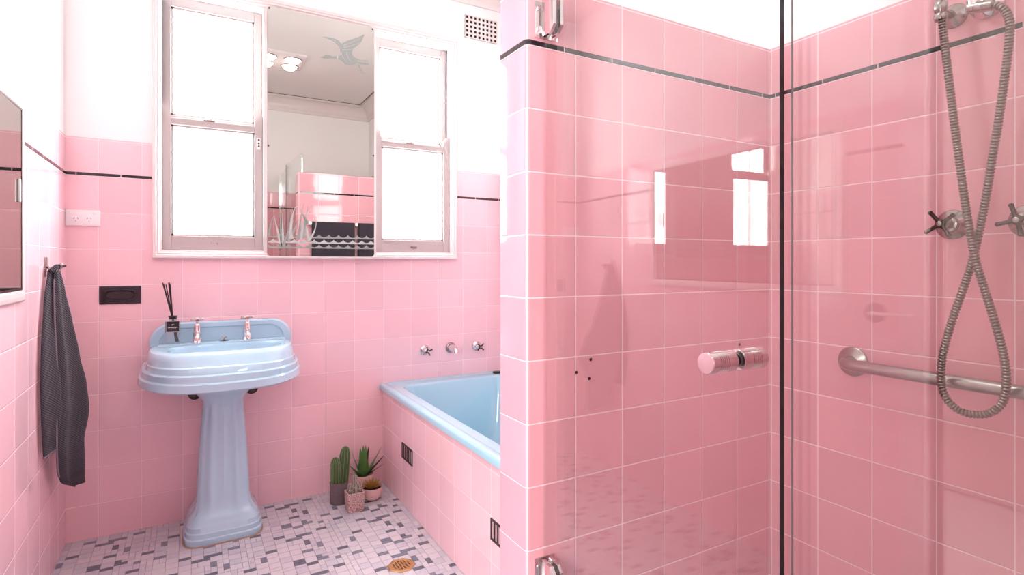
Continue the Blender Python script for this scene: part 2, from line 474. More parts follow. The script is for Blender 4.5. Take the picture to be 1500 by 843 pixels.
# door opening trim
mb = MB()
mb.box(-0.11, 0.018, DY0, DY0 + 0.06, 0, DZ + 0.06, bev=0.004)
mb.box(-0.11, 0.018, DY1 - 0.06, DY1, 0, DZ + 0.06, bev=0.004)
mb.box(-0.11, 0.018, DY1, DY0, DZ, DZ + 0.06, bev=0.004)
struct(mb.build('door_1', M['gloss_white'], smooth=False))

# ------------------------------------------------------------------ window
WX0, WX1, WZ0, WZ1 = 0.299, 1.738, 1.167, 2.386
def moulded_frame(mb, x0, x1, z0, z1, prof):
    """mitred picture-frame sweep; prof = [(inset, y)]"""
    rings = [[(x0 + d, y, z0 + d), (x1 - d, y, z0 + d), (x1 - d, y, z1 - d), (x0 + d, y, z1 - d)] for d, y in prof]
    mb.loops(rings, True)
mb = MB()
moulded_frame(mb, WX0, WX1, WZ0, WZ1, [(0, 0.004), (0, -0.020), (0.004, -0.024), (0.014, -0.024), (0.017, -0.019), (0.024, -0.019), (0.028, -0.014), (0.034, -0.012), (0.036, 0.0), (0.036, 0.11)])
mb.box(0.742, 0.770, -0.016, 0.11, WZ0 + 0.03, WZ1 - 0.03, bev=0.002)
mb.box(1.252, 1.280, -0.016, 0.11, WZ0 + 0.03, WZ1 - 0.03, bev=0.002)
mb.box(0.769, 1.253, 0.0, 0.11, WZ0 + 0.03, WZ1 - 0.03)
win = struct(mb.build('window_1', M['gloss_white'], smooth=False))
def sash(x0, x1, z0, z1, y0, y1, stile, top, bot, horn, name, upper):
    mb = MB()
    mb.box(x0, x0 + stile, y0, y1, z0, z1, bev=0.002); mb.box(x1 - stile, x1, y0, y1, z0, z1, bev=0.002)
    mb.box(x0 + stile, x1 - stile, y0, y1, z0, z0 + bot, bev=0.002); mb.box(x0 + stile, x1 - stile, y0, y1, z1 - top, z1, bev=0.002)
    if horn:   # curved horns standing above the meeting rail
        for xa, sg in ((x0, 1), (x1, -1)):
            k = 7; H = 0.058
            poly = [(xa, z1 - 0.002)] + [(xa + sg * (stile * math.cos(PI / 2 * i / k)), z1 - 0.002 + H * math.sin(PI / 2 * i / k)) for i in range(k + 1)]
            mb.prism(poly, lambda a, b, d: (a, d, b), y0, y1)
    # putty bead
    b = 0.009
    xi0, xi1, zi0, zi1 = x0 + stile, x1 - stile, z0 + bot, z1 - top
    for q in ((xi0, xi0 + b, zi0, zi1), (xi1 - b, xi1, zi0, zi1), (xi0, xi1, zi0, zi0 + b), (xi0, xi1, zi1 - b, zi1)):
        mb.box(q[0], q[1], y0 + 0.008, y1 - 0.008, q[2], q[3])
    o = mb.build('sash', M['sash_shaded'], win, smooth=False)
    pm = MB(); ym = (y0 + y1) / 2
    pm.box(xi0, xi1, ym, ym + 0.004, zi0, zi1)
    pm.build('pane', M['pane_up'] if upper else M['pane_low'], o, smooth=False)
    return o
def latch(x, z, o, full):
    mb = MB()
    mb.box(x - 0.022, x + 0.022, -0.004, 0.016, z - 0.001, z + 0.003, bev=0.0008)
    mb.lathe([(0.009, 0), (0.009, 0.006), (0.006, 0.009), (0.002, 0.010)], (x + 0.006, 0.006, z + 0.003), n=16)
    mb.tube([(x + 0.006, 0.006, z + 0.007), (x - 0.008, 0.004, z + 0.011), (x - 0.018, 0.0, z + 0.015), (x - 0.024, -0.004, z + 0.014)], [0.0035, 0.003, 0.003, 0.0045], n=8)
    mb.build('latch', M['nickel'], o)
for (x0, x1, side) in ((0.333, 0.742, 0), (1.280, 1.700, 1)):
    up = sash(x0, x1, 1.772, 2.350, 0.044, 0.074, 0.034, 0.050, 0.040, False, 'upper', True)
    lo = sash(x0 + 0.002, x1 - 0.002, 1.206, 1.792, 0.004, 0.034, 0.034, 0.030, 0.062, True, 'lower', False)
    latch((x0 + x1) / 2 - 0.02, 1.792, lo, True)
    mb = MB()   # small finger lift or plate on the bottom rail
    xm = (x0 + x1) / 2
    if side:
        mb.box(xm - 0.017, xm + 0.017, -0.004, 0.004, 1.228, 1.238, bev=0.0015)
        for k in range(5): mb.box(xm - 0.014 + k * 0.006, xm - 0.011 + k * 0.006, -0.0055, -0.003, 1.229, 1.237)
    else:
        for k in (-1, 1): mb.lathe([(0.002, 0), (0.002, 0.001)], (xm + 0.012 * k, 0.0045, 1.236), (0, -1, 0), n=8)
    mb.build('sash_lift', M['nickel'], lo)
    if not side:
        mb = MB(); xk = x1 - 0.019
        mb.box(xk - 0.008, xk + 0.008, -0.003, 0.005, 1.685, 1.738, bev=0.001)
        for k, zz in enumerate((1.728, 1.712, 1.698)):
            mb.lathe([(0.0045, 0), (0.0045, 0.003), (0.002, 0.004)], (xk, -0.003, zz), (0, -1, 0), n=10, mi=1)
        mb.build('sash_lock', [M['white_plastic'], M['bronze']], lo)
    # dark sash channel beside the upper sash
    if side:
        mb = MB(); mb.box(x1 - 0.0045, x1 - 0.0005, 0.03, 0.045, 1.80, 2.345)
        mb.build('sash_channel', M['seal'], win, smooth=False)
# architrave head moulding
mb = MB()
mb.box(WX0 - 0.003, WX1 + 0.003, -0.028, 0.004, WZ1 - 0.006, WZ1 + 0.012, bev=0.004)
mb.build('head_moulding', M['gloss_white'], win, smooth=False)

# ------------------------------------------------------------------ etched mirror over the window's centre
MX0, MX1, MZ0, MZ1 = 0.757, 1.264, 1.179, 2.358
mir = thing('etched_mirror', 'tall frameless mirror between the window sashes, etched with a flying duck, reeds and waves', 'mirror', ((MX0 + MX1) / 2, -0.02, MZ0))
mb = MB(); c = 0.010
oct_ = [(MX0 + c, MZ0), (MX1 - c, MZ0), (MX1, MZ0 + c), (MX1, MZ1 - c), (MX1 - c, MZ1), (MX0 + c, MZ1), (MX0, MZ1 - c), (MX0, MZ0 + c)]
mb.prism(oct_, lambda a, b, d: (a, d, b), -0.0325, -0.0262)
mb.build('mirror_glass', M['mirror'], mir, smooth=False)
mb = MB(); mb.box(MX0 + 0.006, MX1 - 0.006, -0.0262, -0.0165, MZ0 + 0.004, MZ1 - 0.004)
mb.build('backing_board', M['gloss_white'], mir, smooth=False)
mb = MB(); mb.box(MX0 - 0.004, MX1 + 0.004, -0.036, -0.016, MZ0 - 0.009, MZ0 - 0.0005, bev=0.0015)
mb.build('ledge', M['gloss_white'], mir, smooth=False)
for x, z in ((MX0 + 0.004, 1.70), (MX1 - 0.004, 1.70), (MX0 + .008, MZ1 - .008), (MX1 - .008, MZ1 - .008), (MX1 - .012, MZ0 + .012)):
    mb = MB(); mb.lathe([(0.0045, 0), (0.0045, 0.001), (0.002, 0.0025)], (x, -0.0325, z), (0, -1, 0), n=12)
    mb.build('screw', M['bronze'], mir)
yE = -0.0327
BODY = [(0.995, 2.157), (1.015, 2.167), (1.02, 2.176), (1.036, 2.178), (1.053, 2.174), (1.075, 2.179), (1.092, 2.184), (1.096, 2.194), (1.092, 2.219), (1.082, 2.235), (1.064, 2.25), (1.036, 2.257), (1.008, 2.262), (1.036, 2.265), (1.064, 2.265), (1.085, 2.257), (1.097, 2.245), (1.101, 2.248), (1.128, 2.266), (1.165, 2.285), (1.195, 2.302), (1.214, 2.317), (1.206, 2.291), (1.195, 2.268), (1.172, 2.245), (1.154, 2.227), (1.15, 2.208), (1.158, 2.191), (1.172, 2.186), (1.195, 2.179), (1.232, 2.187), (1.238, 2.164), (1.202, 2.161), (1.176, 2.161), (1.158, 2.15), (1.136, 2.142), (1.118, 2.147), (1.1, 2.162), (1.082, 2.167), (1.057, 2.165), (1.032, 2.158), (1.015, 2.157)]
def flat(mb, poly, y=yE, th=0.0006, mi=None):
    mb.prism(poly, lambda a, b, d: (a, d, b), y - th, y, mi)
def blade(mb, P, w0, w1, y=yE, mi=None, n=10, th=0.0006):
    """tapered stroke along a quadratic curve through three points"""
    (ax, az), (mx, mz), (bx, bz) = P
    cx_, cz_ = 2 * mx - 0.5 * (ax + bx), 2 * mz - 0.5 * (az + bz)
    L_, R_ = [], []
    for i in range(n + 1):
        t = i / n
        x = (1 - t) ** 2 * ax + 2 * t * (1 - t) * cx_ + t * t * bx; z = (1 - t) ** 2 * az + 2 * t * (1 - t) * cz_ + t * t * bz
        dx = 2 * (1 - t) * (cx_ - ax) + 2 * t * (bx - cx_); dz = 2 * (1 - t) * (cz_ - az) + 2 * t * (bz - cz_)
        l = math.hypot(dx, dz) or 1; w = (w0 * (1 - t) + w1 * t) * 0.5 * (0.55 + 0.45 * math.sin(PI * min(1, t + .35)))
        L_.append((x - dz / l * w, z + dx / l * w)); R_.append((x + dz / l * w, z - dx / l * w))
    flat(mb, L_ + R_[::-1], y, th, mi)
mb = MB(); flat(mb, BODY, mi=0)
for P in ([(1.174, 2.154), (1.189, 2.126), (1.205, 2.112)], [(1.183, 2.157), (1.201, 2.128), (1.218, 2.117)]): blade(mb, P, 0.004, 0.003, mi=0)
for P in ([(1.108, 2.238), (1.150, 2.262), (1.203, 2.300)], [(1.108, 2.228), (1.150, 2.246), (1.192, 2.270)], [(1.105, 2.216), (1.135, 2.222), (1.156, 2.232)],
          [(1.048, 2.258), (1.080, 2.247), (1.098, 2.215)], [(1.100, 2.205), (1.106, 2.180), (1.130, 2.152)], [(1.125, 2.208), (1.133, 2.18), (1.150, 2.158)], [(1.18, 2.174), (1.205, 2.174), (1.235, 2.176)]):
    blade(mb, P, 0.0022, 0.0014, yE - 0.0006, mi=1, th=0.0003)
flat(mb, [(1.075, 2.180), (1.084, 2.182), (1.082, 2.166), (1.075, 2.166)], yE - 0.0006, 0.0003, mi=1)
mb.build('etched_duck', [M['etch'], M['etch_light']], mir, smooth=False)
REEDS = [[(0.824, 1.223), (0.816, 1.307), (0.811, 1.422)], [(0.829, 1.229), (0.824, 1.319), (0.827, 1.426)], [(0.826, 1.229), (0.85, 1.308), (0.869, 1.414)], [(0.821, 1.229), (0.8, 1.307), (0.787, 1.373)], [(0.764, 1.278), (0.774, 1.339), (0.787, 1.373)], [(0.858, 1.263), (0.871, 1.388), (0.895, 1.417)], [(0.936, 1.339), (0.917, 1.379), (0.895, 1.417)], [(0.869, 1.263), (0.861, 1.309), (0.875, 1.354)], [(0.895, 1.258), (0.906, 1.355), (0.92, 1.436)], [(0.912, 1.264), (0.922, 1.345), (0.958, 1.429)], [(0.92, 1.265), (0.928, 1.356), (0.939, 1.423)], [(0.939, 1.253), (0.972, 1.312), (0.975, 1.378)], [(0.85, 1.252), (0.882, 1.32), (0.906, 1.373)], [(0.942, 1.265), (0.933, 1.311), (0.922, 1.356)]]
mb = MB()
for i, P in enumerate(REEDS): blade(mb, P, 0.013 if i % 3 else 0.017, 0.0015, yE - 0.0003 * (i % 3), mi=i % 2)
mb.build('etched_reeds', [M['etch'], M['etch_light']], mir, smooth=False)
mb = MB()
per = 0.0465
for r_, zp in enumerate((1.287, 1.262, 1.238)):
    x = MX0 + 0.002 - per * (0.5 if r_ % 2 else 0.0)
    while x < MX1:
        top = []
        for i in range(13):
            t = i / 12; xx = x + per * t
            if xx < MX0 + 0.001 or xx > MX1 - 0.001: continue
            top.append((xx, zp - 0.0135 * math.sin(PI * t) ** 0.8))
        if len(top) > 2: flat(mb, [(top[0][0], zp - 0.0195), (top[-1][0], zp - 0.0195)] + top[::-1], yE - 0.0002 * r_, 0.0005, mi=r_ % 2)
        x += per
mb.build('etched_waves', [M['etch'], M['etch_light']], mir, smooth=False)

# ------------------------------------------------------------------ air vent (upper right)
v = thing('air_vent', 'white wall air vent with rows of small square holes, high right of the window', 'vent', (1.896, 0.0, 2.44))
vx0, vx1, vz0, vz1 = 1.794, 2.000, 2.430, 2.560
mb = MB()
nx, nz = 8, 5; cwx = (vx1 - vx0) / nx; cwz = (vz1 - vz0) / nz; hb = 0.0055
for i in range(nx + 1): mb.box(max(vx0, vx0 + i * cwx - hb), min(vx1, vx0 + i * cwx + hb), -0.003, 0.004, vz0, vz1)
for j in range(nz + 1): mb.box(vx0, vx1, -0.0028, 0.004, max(vz0, vz0 + j * cwz - hb), min(vz1, vz0 + j * cwz + hb))
mb.build('grille', M['gloss_white'], v, smooth=False)
mb = MB(); mb.box(vx0 + .002, vx1 - .002, 0.001, 0.0048, vz0 + .002, vz1 - .002)
mb.build('hollow', M['dark_void'], v, smooth=False)

# ------------------------------------------------------------------ power outlet
o = thing('power_outlet', 'white double power outlet on the pink tiles left of the window', 'power outlet', (0.060, 0, 1.30))
mb = MB(); mb.box(0.001, 0.117, -0.010, 0, 1.300, 1.366, bev=0.003); mb.build('plate', M['white_plastic'], o)
for cx_ in (0.036, 0.080):
    mb = MB(); mb.lathe([(0.0145, 0), (0.0145, 0.0015), (0.013, 0.002)], (cx_, -0.010, 1.328), (0, -1, 0), n=24)
    f = mb.build('socket', M['white_plastic'], o)
    mb = MB()
    for dx, dz, rz in ((-0.006, 0.003, 0.5), (0.006, 0.003, -0.5), (0, -0.008, 0)):
        b = bmesh.new(); bmesh.ops.create_cube(b, size=1)
        mb.merge(b, Matrix.Translation((cx_ + dx, -0.0119, 1.328 + dz)) @ Matrix.Rotation(rz, 4, 'Y') @ Matrix.Diagonal((0.0016, 0.001, 0.007, 1)))
    mb.build('slots', M['black'], f, smooth=False)
for cx_ in (0.018, 0.098):
    mb = MB(); mb.box(cx_ - 0.007, cx_ + 0.007, -0.0125, -0.0095, 1.349, 1.359, bev=0.001); mb.build('switch', M['white_plastic'], o)

# ------------------------------------------------------------------ black ceramic plate in the tiles
o = thing('soap_recess', 'black ceramic wall plate with oval hollow, in pink tiles left of the sink', 'wall plate', (0.185, 0, 0.972))
X0, X1, Z0, Z1 = 0.112, 0.259, 0.973, 1.049
N = 48
def rect_ring(x0, x1, z0, z1, y, n=N, p_=12):
    r = []
    for i in range(n):
        t = 2 * PI * (i + 0.5) / n; c_, s_ = math.cos(t), math.sin(t)
        r.append(((x0 + x1) / 2 + (x1 - x0) / 2 * math.copysign(abs(c_) ** (2 / p_), c_), y, (z0 + z1) / 2 + (z1 - z0) / 2 * math.copysign(abs(s_) ** (2 / p_), s_)))
    return r
mb = MB()
mb.loops([rect_ring(X0, X1, Z0, Z1, 0.001, p_=60), rect_ring(X0, X1, Z0, Z1, -0.004, p_=60), rect_ring(X0 + .003, X1 - .003, Z0 + .003, Z1 - .003, -0.006, p_=40),
          rect_ring(X0 + .014, X1 - .014, Z0 + .010, Z1 - .010, -0.006, p_=4), rect_ring(X0 + .017, X1 - .017, Z0 + .013, Z1 - .013, -0.0115, p_=3.4), rect_ring(X0 + .021, X1 - .021, Z0 + .017, Z1 - .017, -0.012, p_=3.2),
          rect_ring(X0 + .026, X1 - .026, Z0 + .022, Z1 - .022, -0.004, p_=3)], True, False, True)
mb.build('plate', M['black_ceramic'], o)

# ------------------------------------------------------------------ mirror cabinet on the left wall
CY0, CY1, CZ0, CZ1 = -0.690, -1.800, 1.032, 1.640
o = thing('mirror_cabinet', 'white framed mirror cabinet with sliding mirrored doors, on the left wall by the towel', 'cabinet', (0, (CY0 + CY1) / 2, CZ0))
mb = MB(); mb.box(0.0002, 0.003, CY1 + 0.006, CY0 - 0.006, CZ0 + 0.006, CZ1 - 0.006)
rings = []
for d, x in [(0, 0.0), (0, 0.007), (0.004, 0.011), (0.014, 0.013), (0.028, 0.012), (0.034, 0.009), (0.034, 0.002)]:
    rings.append([(x, CY1 + d, CZ0 + d), (x, CY0 - d, CZ0 + d), (x, CY0 - d, CZ1 - d), (x, CY1 + d, CZ1 - d)])
mb.loops(rings, True)
mb.build('frame', M['gloss_white'], o, smooth=False)
dm = -1.30
for k, (a, b, x) in enumerate(((dm - 0.01, CY0 - 0.038, 0.0072), (CY1 + 0.038, dm + 0.012, 0.0034))):
    mb = MB(); mb.box(x, x + 0.003, a, b, CZ0 + 0.037, CZ1 - 0.037, bev=0.0006)
    d = mb.build('mirror_door', M['mirror'], o, smooth=False)
    mb = MB()
    for y_ in (a, b): mb.box(x - 0.001, x + 0.0040, y_ - 0.003, y_ + 0.003, CZ0 + 0.036, CZ1 - 0.036)
    for z_ in (CZ0 + 0.038, CZ1 - 0.038): mb.box(x - 0.001, x + 0.0040, a, b, z_ - 0.003, z_ + 0.003)
    mb.build('door_rim', M['bronze'], d, smooth=False)
    yy = b - 0.040 if k == 0 else a + 0.040
    mb = MB(); mb.box(x + 0.003, x + 0.009, yy - 0.006, yy + 0.006, 1.325, 1.392, bev=0.002); mb.build('handle', M['white_plastic'], d)

# ------------------------------------------------------------------ towel hook and towel
HK = thing('towel_hook', 'small metal towel hook on the left wall holding the charcoal hand towel', 'hook', (0, -0.36, 1.10))
mb = MB(); mb.box(0, 0.004, -0.372, -0.348, 1.098, 1.168, bev=0.0015)
mb.build('back_plate', M['nickel'], HK)
mb = MB()
mb.tube(spline([(0.004, -0.36, 1.135), (0.018, -0.36, 1.122), (0.030, -0.36, 1.116), (0.040, -0.36, 1.124), (0.043, -0.36, 1.138)], 5), 0.0042, n=10)
mb.lathe([(0.001, -.006), (0.006, -.003), (0.007, 0.001), (0.004, 0.006)], (0.043, -0.36, 1.141), n=14)
mb.build('prong', M['nickel'], HK)

TW = thing('hand_towel', 'charcoal hand towel hanging in a point from the hook on the left wall', 'towel', (0.04, -0.36, 0.31))
m, nt, out = new_mat('charcoal towelling')
b = prin(nt, rgb(74, 68, 80), 0.95)
b.inputs['Sheen Weight'].default_value = 0.12; b.inputs['Sheen Roughness'].default_value = 0.5
tc = nt.nodes.new('ShaderNodeTexCoord'); mp = nt.nodes.new('ShaderNodeMapping'); mp.inputs['Rotation'].default_value = (0.6, 0.5, 0.3)
nt.links.new(tc.outputs['Object'], mp.inputs[0])
w1 = nt.nodes.new('ShaderNodeTexWave'); w1.inputs['Scale'].default_value = 70; w1.inputs['Distortion'].default_value = 1.5; w1.inputs['Detail'].default_value = 2
nt.links.new(mp.outputs[0], w1.inputs['Vector'])
n1 = nt.nodes.new('ShaderNodeTexNoise'); n1.inputs['Scale'].default_value = 420; nt.links.new(tc.outputs['Object'], n1.inputs['Vector'])
bp = nt.nodes.new('ShaderNodeBump'); bp.inputs['Strength'].default_value = 0.7; bp.inputs['Distance'].default_value = 0.003
nt.links.new(mth(nt, 'ADD', w1.outputs['Fac'], n1.outputs['Fac']), bp.inputs['Height']); nt.links.new(bp.outputs[0], b.inputs['Normal'])
mx = nt.nodes.new('ShaderNodeMix'); mx.data_type = 'RGBA'; mx.inputs['A'].default_value = rgb(44, 39, 48); mx.inputs['B'].default_value = rgb(84, 74, 88)
nt.links.new(mth(nt, 'MULTIPLY', w1.outputs['Fac'], n1.outputs['Fac']), mx.inputs['Factor']); nt.links.new(mx.outputs['Result'], b.inputs['Base Color'])
nt.links.new(b.outputs[0], out.inputs[0]); M['towel'] = m
M['towel_edge'] = plain('towel hem', rgb(128, 114, 126), 0.9, noise=0.1, nscale=200)
def interp(tab, z):
    for a, b_ in zip(tab[:-1], tab[1:]):
        if a[0] >= z >= b_[0]:
            t = (a[0] - z) / (a[0] - b_[0]); t = t * t * (3 - 2 * t) * 0.4 + t * 0.6
            return [p_ + (q - p_) * t for p_, q in zip(a[1:], b_[1:])]
    return list(tab[-1][1:]) if z < tab[-1][0] else list(tab[0][1:])
def cloth(tab, folds, amp, nz=60, ns=28, phase=0.0, slant=0.0):
    """tab rows: z, Y near edge, X near edge, Y far edge, X far edge, belly"""
    rings = []; zs0, zs1 = tab[0][0], tab[-1][0]
    for j in range(nz + 1):
        z = zs0 + (zs1 - zs0) * j / nz
        yl, xl, yr, xr, bl = interp(tab, z)
        row = []
        for i in range(ns + 1):
            t = i / ns
            sp_ = min(1.0, j / nz * 3.0 + 0.15)
            x = xl + (xr - xl) * t + bl * math.sin(PI * t) + amp * sp_ * math.sin(folds * 2 * PI * t + phase + 0.8 * j / nz) * math.sin(PI * min(1, max(0, t)) * 0.9 + 0.15)
            y = yl + (yr - yl) * t + 0.006 * sp_ * math.cos(folds * 2 * PI * t + phase)
            row.append((max(0.006, x), y, z + slant * (t - 0.5) * (j / nz)))
        rings.append(row)
    return rings
tabA = [(1.118, -.383, .026, -.350, .032, .010), (1.05, -.400, .028, -.328, .036, .016), (.94, -.420, .032, -.290, .046, .022), (.80, -.425, .038, -.245, .060, .028),
        (.70, -.425, .036, -.190, .084, .026), (.60, -.430, .038, -.150, .096, .022), (.57, -.43, .038, -.150, .094, .022), (.49, -.425, .038, -.195, .074, .026), (.42, -.400, .036, -.205, .080, .024), (.36, -.350, .036, -.215, .086, .018), (.305, -.250, .062, -.205, .086, .004)]
mb = MB(); mb.loops(cloth(tabA, 1.6, 0.012, phase=0.6), closed=False)
mb.build('front_fold', M['towel'], TW, solid=0.006, sub=1)
tabB = [(1.120, -.392, .012, -.365, .022, .004), (1.02, -.440, .010, -.375, .030, .006), (.88, -.480, .010, -.385, .036, .010), (.74, -.495, .010, -.380, .042, .012), (.62, -.490, .012, -.375, .046, .012), (.50, -.470, .014, -.365, .050, .010)]
mb = MB(); mb.loops(cloth(tabB, 1.2, 0.006, phase=2.0, slant=0.02), closed=False)
mb.build('back_fold', M['towel'], TW, solid=0.006, sub=1)
# pale hem lines
ra = cloth(tabA, 1.6, 0.012, phase=0.6); rb = cloth(tabB, 1.2, 0.006, phase=2.0, slant=0.02)
mb = MB(); mb.tube([Vector(r[0]) + Vector((0.002, -0.002, 0)) for r in ra[2:-6:2]], 0.0034, n=6); mb.build('hem', M['towel_edge'], TW)
mb = MB(); mb.tube([Vector(p_) for p_ in rb[-1][::2]], 0.0040, n=6); mb.build('hem', M['towel_edge'], TW)
mb = MB()   # gathered loop over the prong
mb.tube(spline([(0.020, -0.395, 1.118), (0.030, -0.375, 1.132), (0.034, -0.358, 1.135), (0.032, -0.342, 1.128), (0.030, -0.332, 1.116)], 4), [0.008] * 17, n=10)
mb.tube(spline([(0.026, -0.34, 1.128), (0.040, -0.325, 1.134), (0.050, -0.315, 1.137)], 3), [0.006, .006, .005, .005, .004, .004, .003], n=8)
mb.build('gathered_top', M['towel'], TW)

# ------------------------------------------------------------------ pedestal sink
SK = thing('pedestal_sink', 'pale blue pedestal sink with stepped front, standing under the window', 'sink', (0.567, -0.16, 0))
cx = 0.570; N = 96
mb = MB()
R = []
R.append(sup(0.150, 0.270, 0.0, 2.6, N, cx, -0.002, 0.640))
R.append(sup(0.285, 0.440, 0.0, 2.6, N, cx, -0.002, 0.648))
def step(a, b_, z): R.append(sup(a, b_, 0.0, 2.6 + max(0, (z - 0.69)) * 9, N, cx, -0.002, z))
step(0.314, 0.470, 0.650); step(0.321, 0.477, 0.656); step(0.319, 0.474, 0.683); step(0.315, 0.469, 0.688)
step(0.311, 0.463, 0.689); step(0.308, 0.456, 0.712); step(0.304, 0.451, 0.716)
step(0.295, 0.444, 0.717); step(0.292, 0.432, 0.739); step(0.288, 0.427, 0.743)
step(0.289, 0.422, 0.744); step(0.286, 0.402, 0.766); step(0.282, 0.393, 0.778); step(0.276, 0.383, 0.787); step(0.266, 0.370, 0.7915)
bx, by = cx + 0.012, -0.205
def bowl(a, f, r, z, n=3.2): R.append(sup(a, f, r, n, N, bx, by, z))
R.append(sup(0.252, 0.342, 0.0, 3.2, N, cx, -0.015, 0.7930))
bowl(0.226, 0.138, 0.096, 0.7925); bowl(0.217, 0.129, 0.0945, 0.7915); bowl(0.212, 0.124, 0.092, 0.788); bowl(0.209, 0.121, 0.089, 0.780); bowl(0.200, 0.112, 0.080, 0.740); bowl(0.140, 0.080, 0.055, 0.690, 2.6); bowl(0.060, 0.040, 0.03, 0.675, 2.2); bowl(0.018, 0.018, 0.018, 0.672, 2)
mb.loops(R, True, True, True)
# splashback: rounded corners, raised inner panel line
def splash(x0, x1, z1, r, k=8):
    P = [(x0, 0.775), (x1, 0.775)]
    for i in range(k + 1):
        a = PI / 2 * i / k; P.append((x1 - r + r * math.cos(a), z1 - r + r * math.sin(a)))
    for i in range(k + 1):
        a = PI / 2 + PI / 2 * i / k; P.append((x0 + r + r * math.cos(a), z1 - r + r * math.sin(a)))
    return P
A = splash(0.290, 0.862, 0.886, 0.085); B_ = splash(0.297, 0.855, 0.879, 0.082); C_ = splash(0.325, 0.830, 0.862, 0.068); D_ = splash(0.331, 0.824, 0.856, 0.064)
mb.loops([[(a, -0.0008, b_) for a, b_ in A], [(a, -0.034, b_) for a, b_ in A], [(a, -0.041, b_) for a, b_ in B_], [(a, -0.042, b_) for a, b_ in C_], [(a, -0.036, b_) for a, b_ in D_]], True, True, True)
# tap deck
mb.box(0.322, 0.826, -0.110, -0.02, 0.785, 0.7995, bev=0.004, seg=3)
mb.build('basin', M['blue'], SK, angle=28)
# pedestal
mb = MB(); R = []
def ped(z, a, f, bk, n=5.0, flute=0.0):
    r = []
    for (x, y, zz) in sup(a, f, bk, n, 128, cx - 0.004, -0.15, z):
        if flute:
            u = (x - cx + 0.004) / a
            if y < -0.15:
                y += flute * (0.5 - 0.5 * math.cos(2 * PI * 2.5 * (u + 1) / 1.0 * 0.8)) if abs(u) < 0.95 else 0
            v_ = (y + 0.15) / f
            if abs(u) > 0.9: x -= math.copysign(flute * (0.5 - 0.5 * math.cos(2 * PI * 2 * v_)), u)
        r.append((x, y, zz))
    R.append(r)
ped(0.0, 0.146, 0.160, 0.11); ped(0.010, 0.149, 0.163, 0.112); ped(0.026, 0.149, 0.163, 0.112); ped(0.030, 0.145, 0.159, 0.108)
ped(0.048, 0.144, 0.158, 0.107); ped(0.052, 0.140, 0.154, 0.104); ped(0.070, 0.138, 0.152, 0.103); ped(0.074, 0.134, 0.148, 0.1)
ped(0.092, 0.130, 0.144, 0.098, 4.6); ped(0.106, 0.118, 0.134, 0.092, 4.2, 0.002); ped(0.126, 0.108, 0.124, 0.086, 4, 0.005); ped(0.16, 0.102, 0.117, 0.082, 4, 0.008)
ped(0.25, 0.0975, 0.112, 0.080, 4, 0.009); ped(0.37, 0.0915, 0.106, 0.078, 4, 0.009); ped(0.47, 0.084, 0.099, 0.075, 4, 0.009); ped(0.535, 0.0785, 0.095, 0.073, 4, 0.008)
ped(0.555, 0.079, 0.097, 0.073, 4, 0.005); ped(0.570, 0.083, 0.103, 0.074, 3.6, 0.001); ped(0.590, 0.098, 0.122, 0.078, 3.2); ped(0.612, 0.116, 0.145, 0.082, 3); ped(0.630, 0.13, 0.165, 0.09, 3); ped(0.648, 0.14, 0.18, 0.1, 3)
mb.loops(R, True, True, True)
mb.build('pedestal', M['blue'], SK, angle=40)
mb = MB(); mb.loops([sup(0.153, 0.167, 0.114, 5, 64, cx - 0.004, -0.15, 0.0), sup(0.151, 0.165, 0.112, 5, 64, cx - 0.004, -0.15, 0.0025)], True, True, True)
mb.build('sealant', plain('aged sealant', rgb(170, 140, 118), 0.8, noise=0.2), SK)

def cross_handle(mb, c_, ax, r=0.030, thick=0.0052, rot=0.3, cup=0.006, mi=None):
    ax = Vector(ax).normalized(); e = Vector((0, 0, 1)) if abs(ax.z) < .9 else Vector((0, 1, 0))
    u = ax.cross(e).normalized(); v_ = ax.cross(u); c_ = Vector(c_)
    for k in range(4):
        a = rot + k * PI / 2
        d = u * math.cos(a) + v_ * math.sin(a)
        mb.tube([c_ - d * 0.002, c_ + d * r * 0.35 + ax * cup * 0.1, c_ + d * r * 0.75 + ax * cup * 0.5, c_ + d * r * 0.97 + ax * cup, c_ + d * r * 1.02 + ax * cup],
                [thick * 1.5, thick * 0.95, thick * 0.85, thick * 1.05, thick * 0.4], n=10, mi=mi)
    mb.lathe([(thick * 1.9, -0.006), (thick * 2.1, 0), (thick * 1.8, 0.004), (thick * 1.2, 0.006)], c_, ax, n=18, mi=mi)
def cap_disc(mb, c_, ax, r=0.006, mi=None):
    mb.lathe([(r, 0), (r, 0.002), (r * .6, 0.0035)], c_, ax, n=16, mi=mi)

for xt, rot in ((0.469, 0.35), (0.667, 0.15)):
    z0 = 0.799; yt = -0.080
    mb = MB()
    mb.lathe([(0.024, 0), (0.024, 0.003), (0.020, 0.006), (0.0165, 0.014), (0.0155, 0.022), (0.0165, 0.026), (0.0170, 0.040), (0.0145, 0.052), (0.0125, 0.068), (0.0115, 0.078), (0.0095, 0.082), (0.006, 0.084), (0.006, 0.094)], (xt, yt, z0), n=28)
    # spout
    mb.tube(spline([(xt, yt, z0 + 0.040), (xt, yt - 0.025, z0 + 0.041), (xt, yt - 0.050, z0 + 0.036), (xt, yt - 0.062, z0 + 0.024), (xt, yt - 0.064, z0 + 0.014)], 4), [0.0115] * 5 + [0.0105] * 8 + [0.0098] * 4, n=14)
    t_ = mb.build('tap', M['chrome'], SK)
    mb = MB(); cross_handle(mb, (xt, yt, z0 + 0.100), (0, 0, 1), 0.026, 0.0042, rot, 0.001)
    cap_disc(mb, (xt, yt, z0 + 0.105), (0, 0, 1), 0.007, mi=1)
    mb.build('handle', [M['nickel'], M['white_plastic']], t_)
mb = MB()
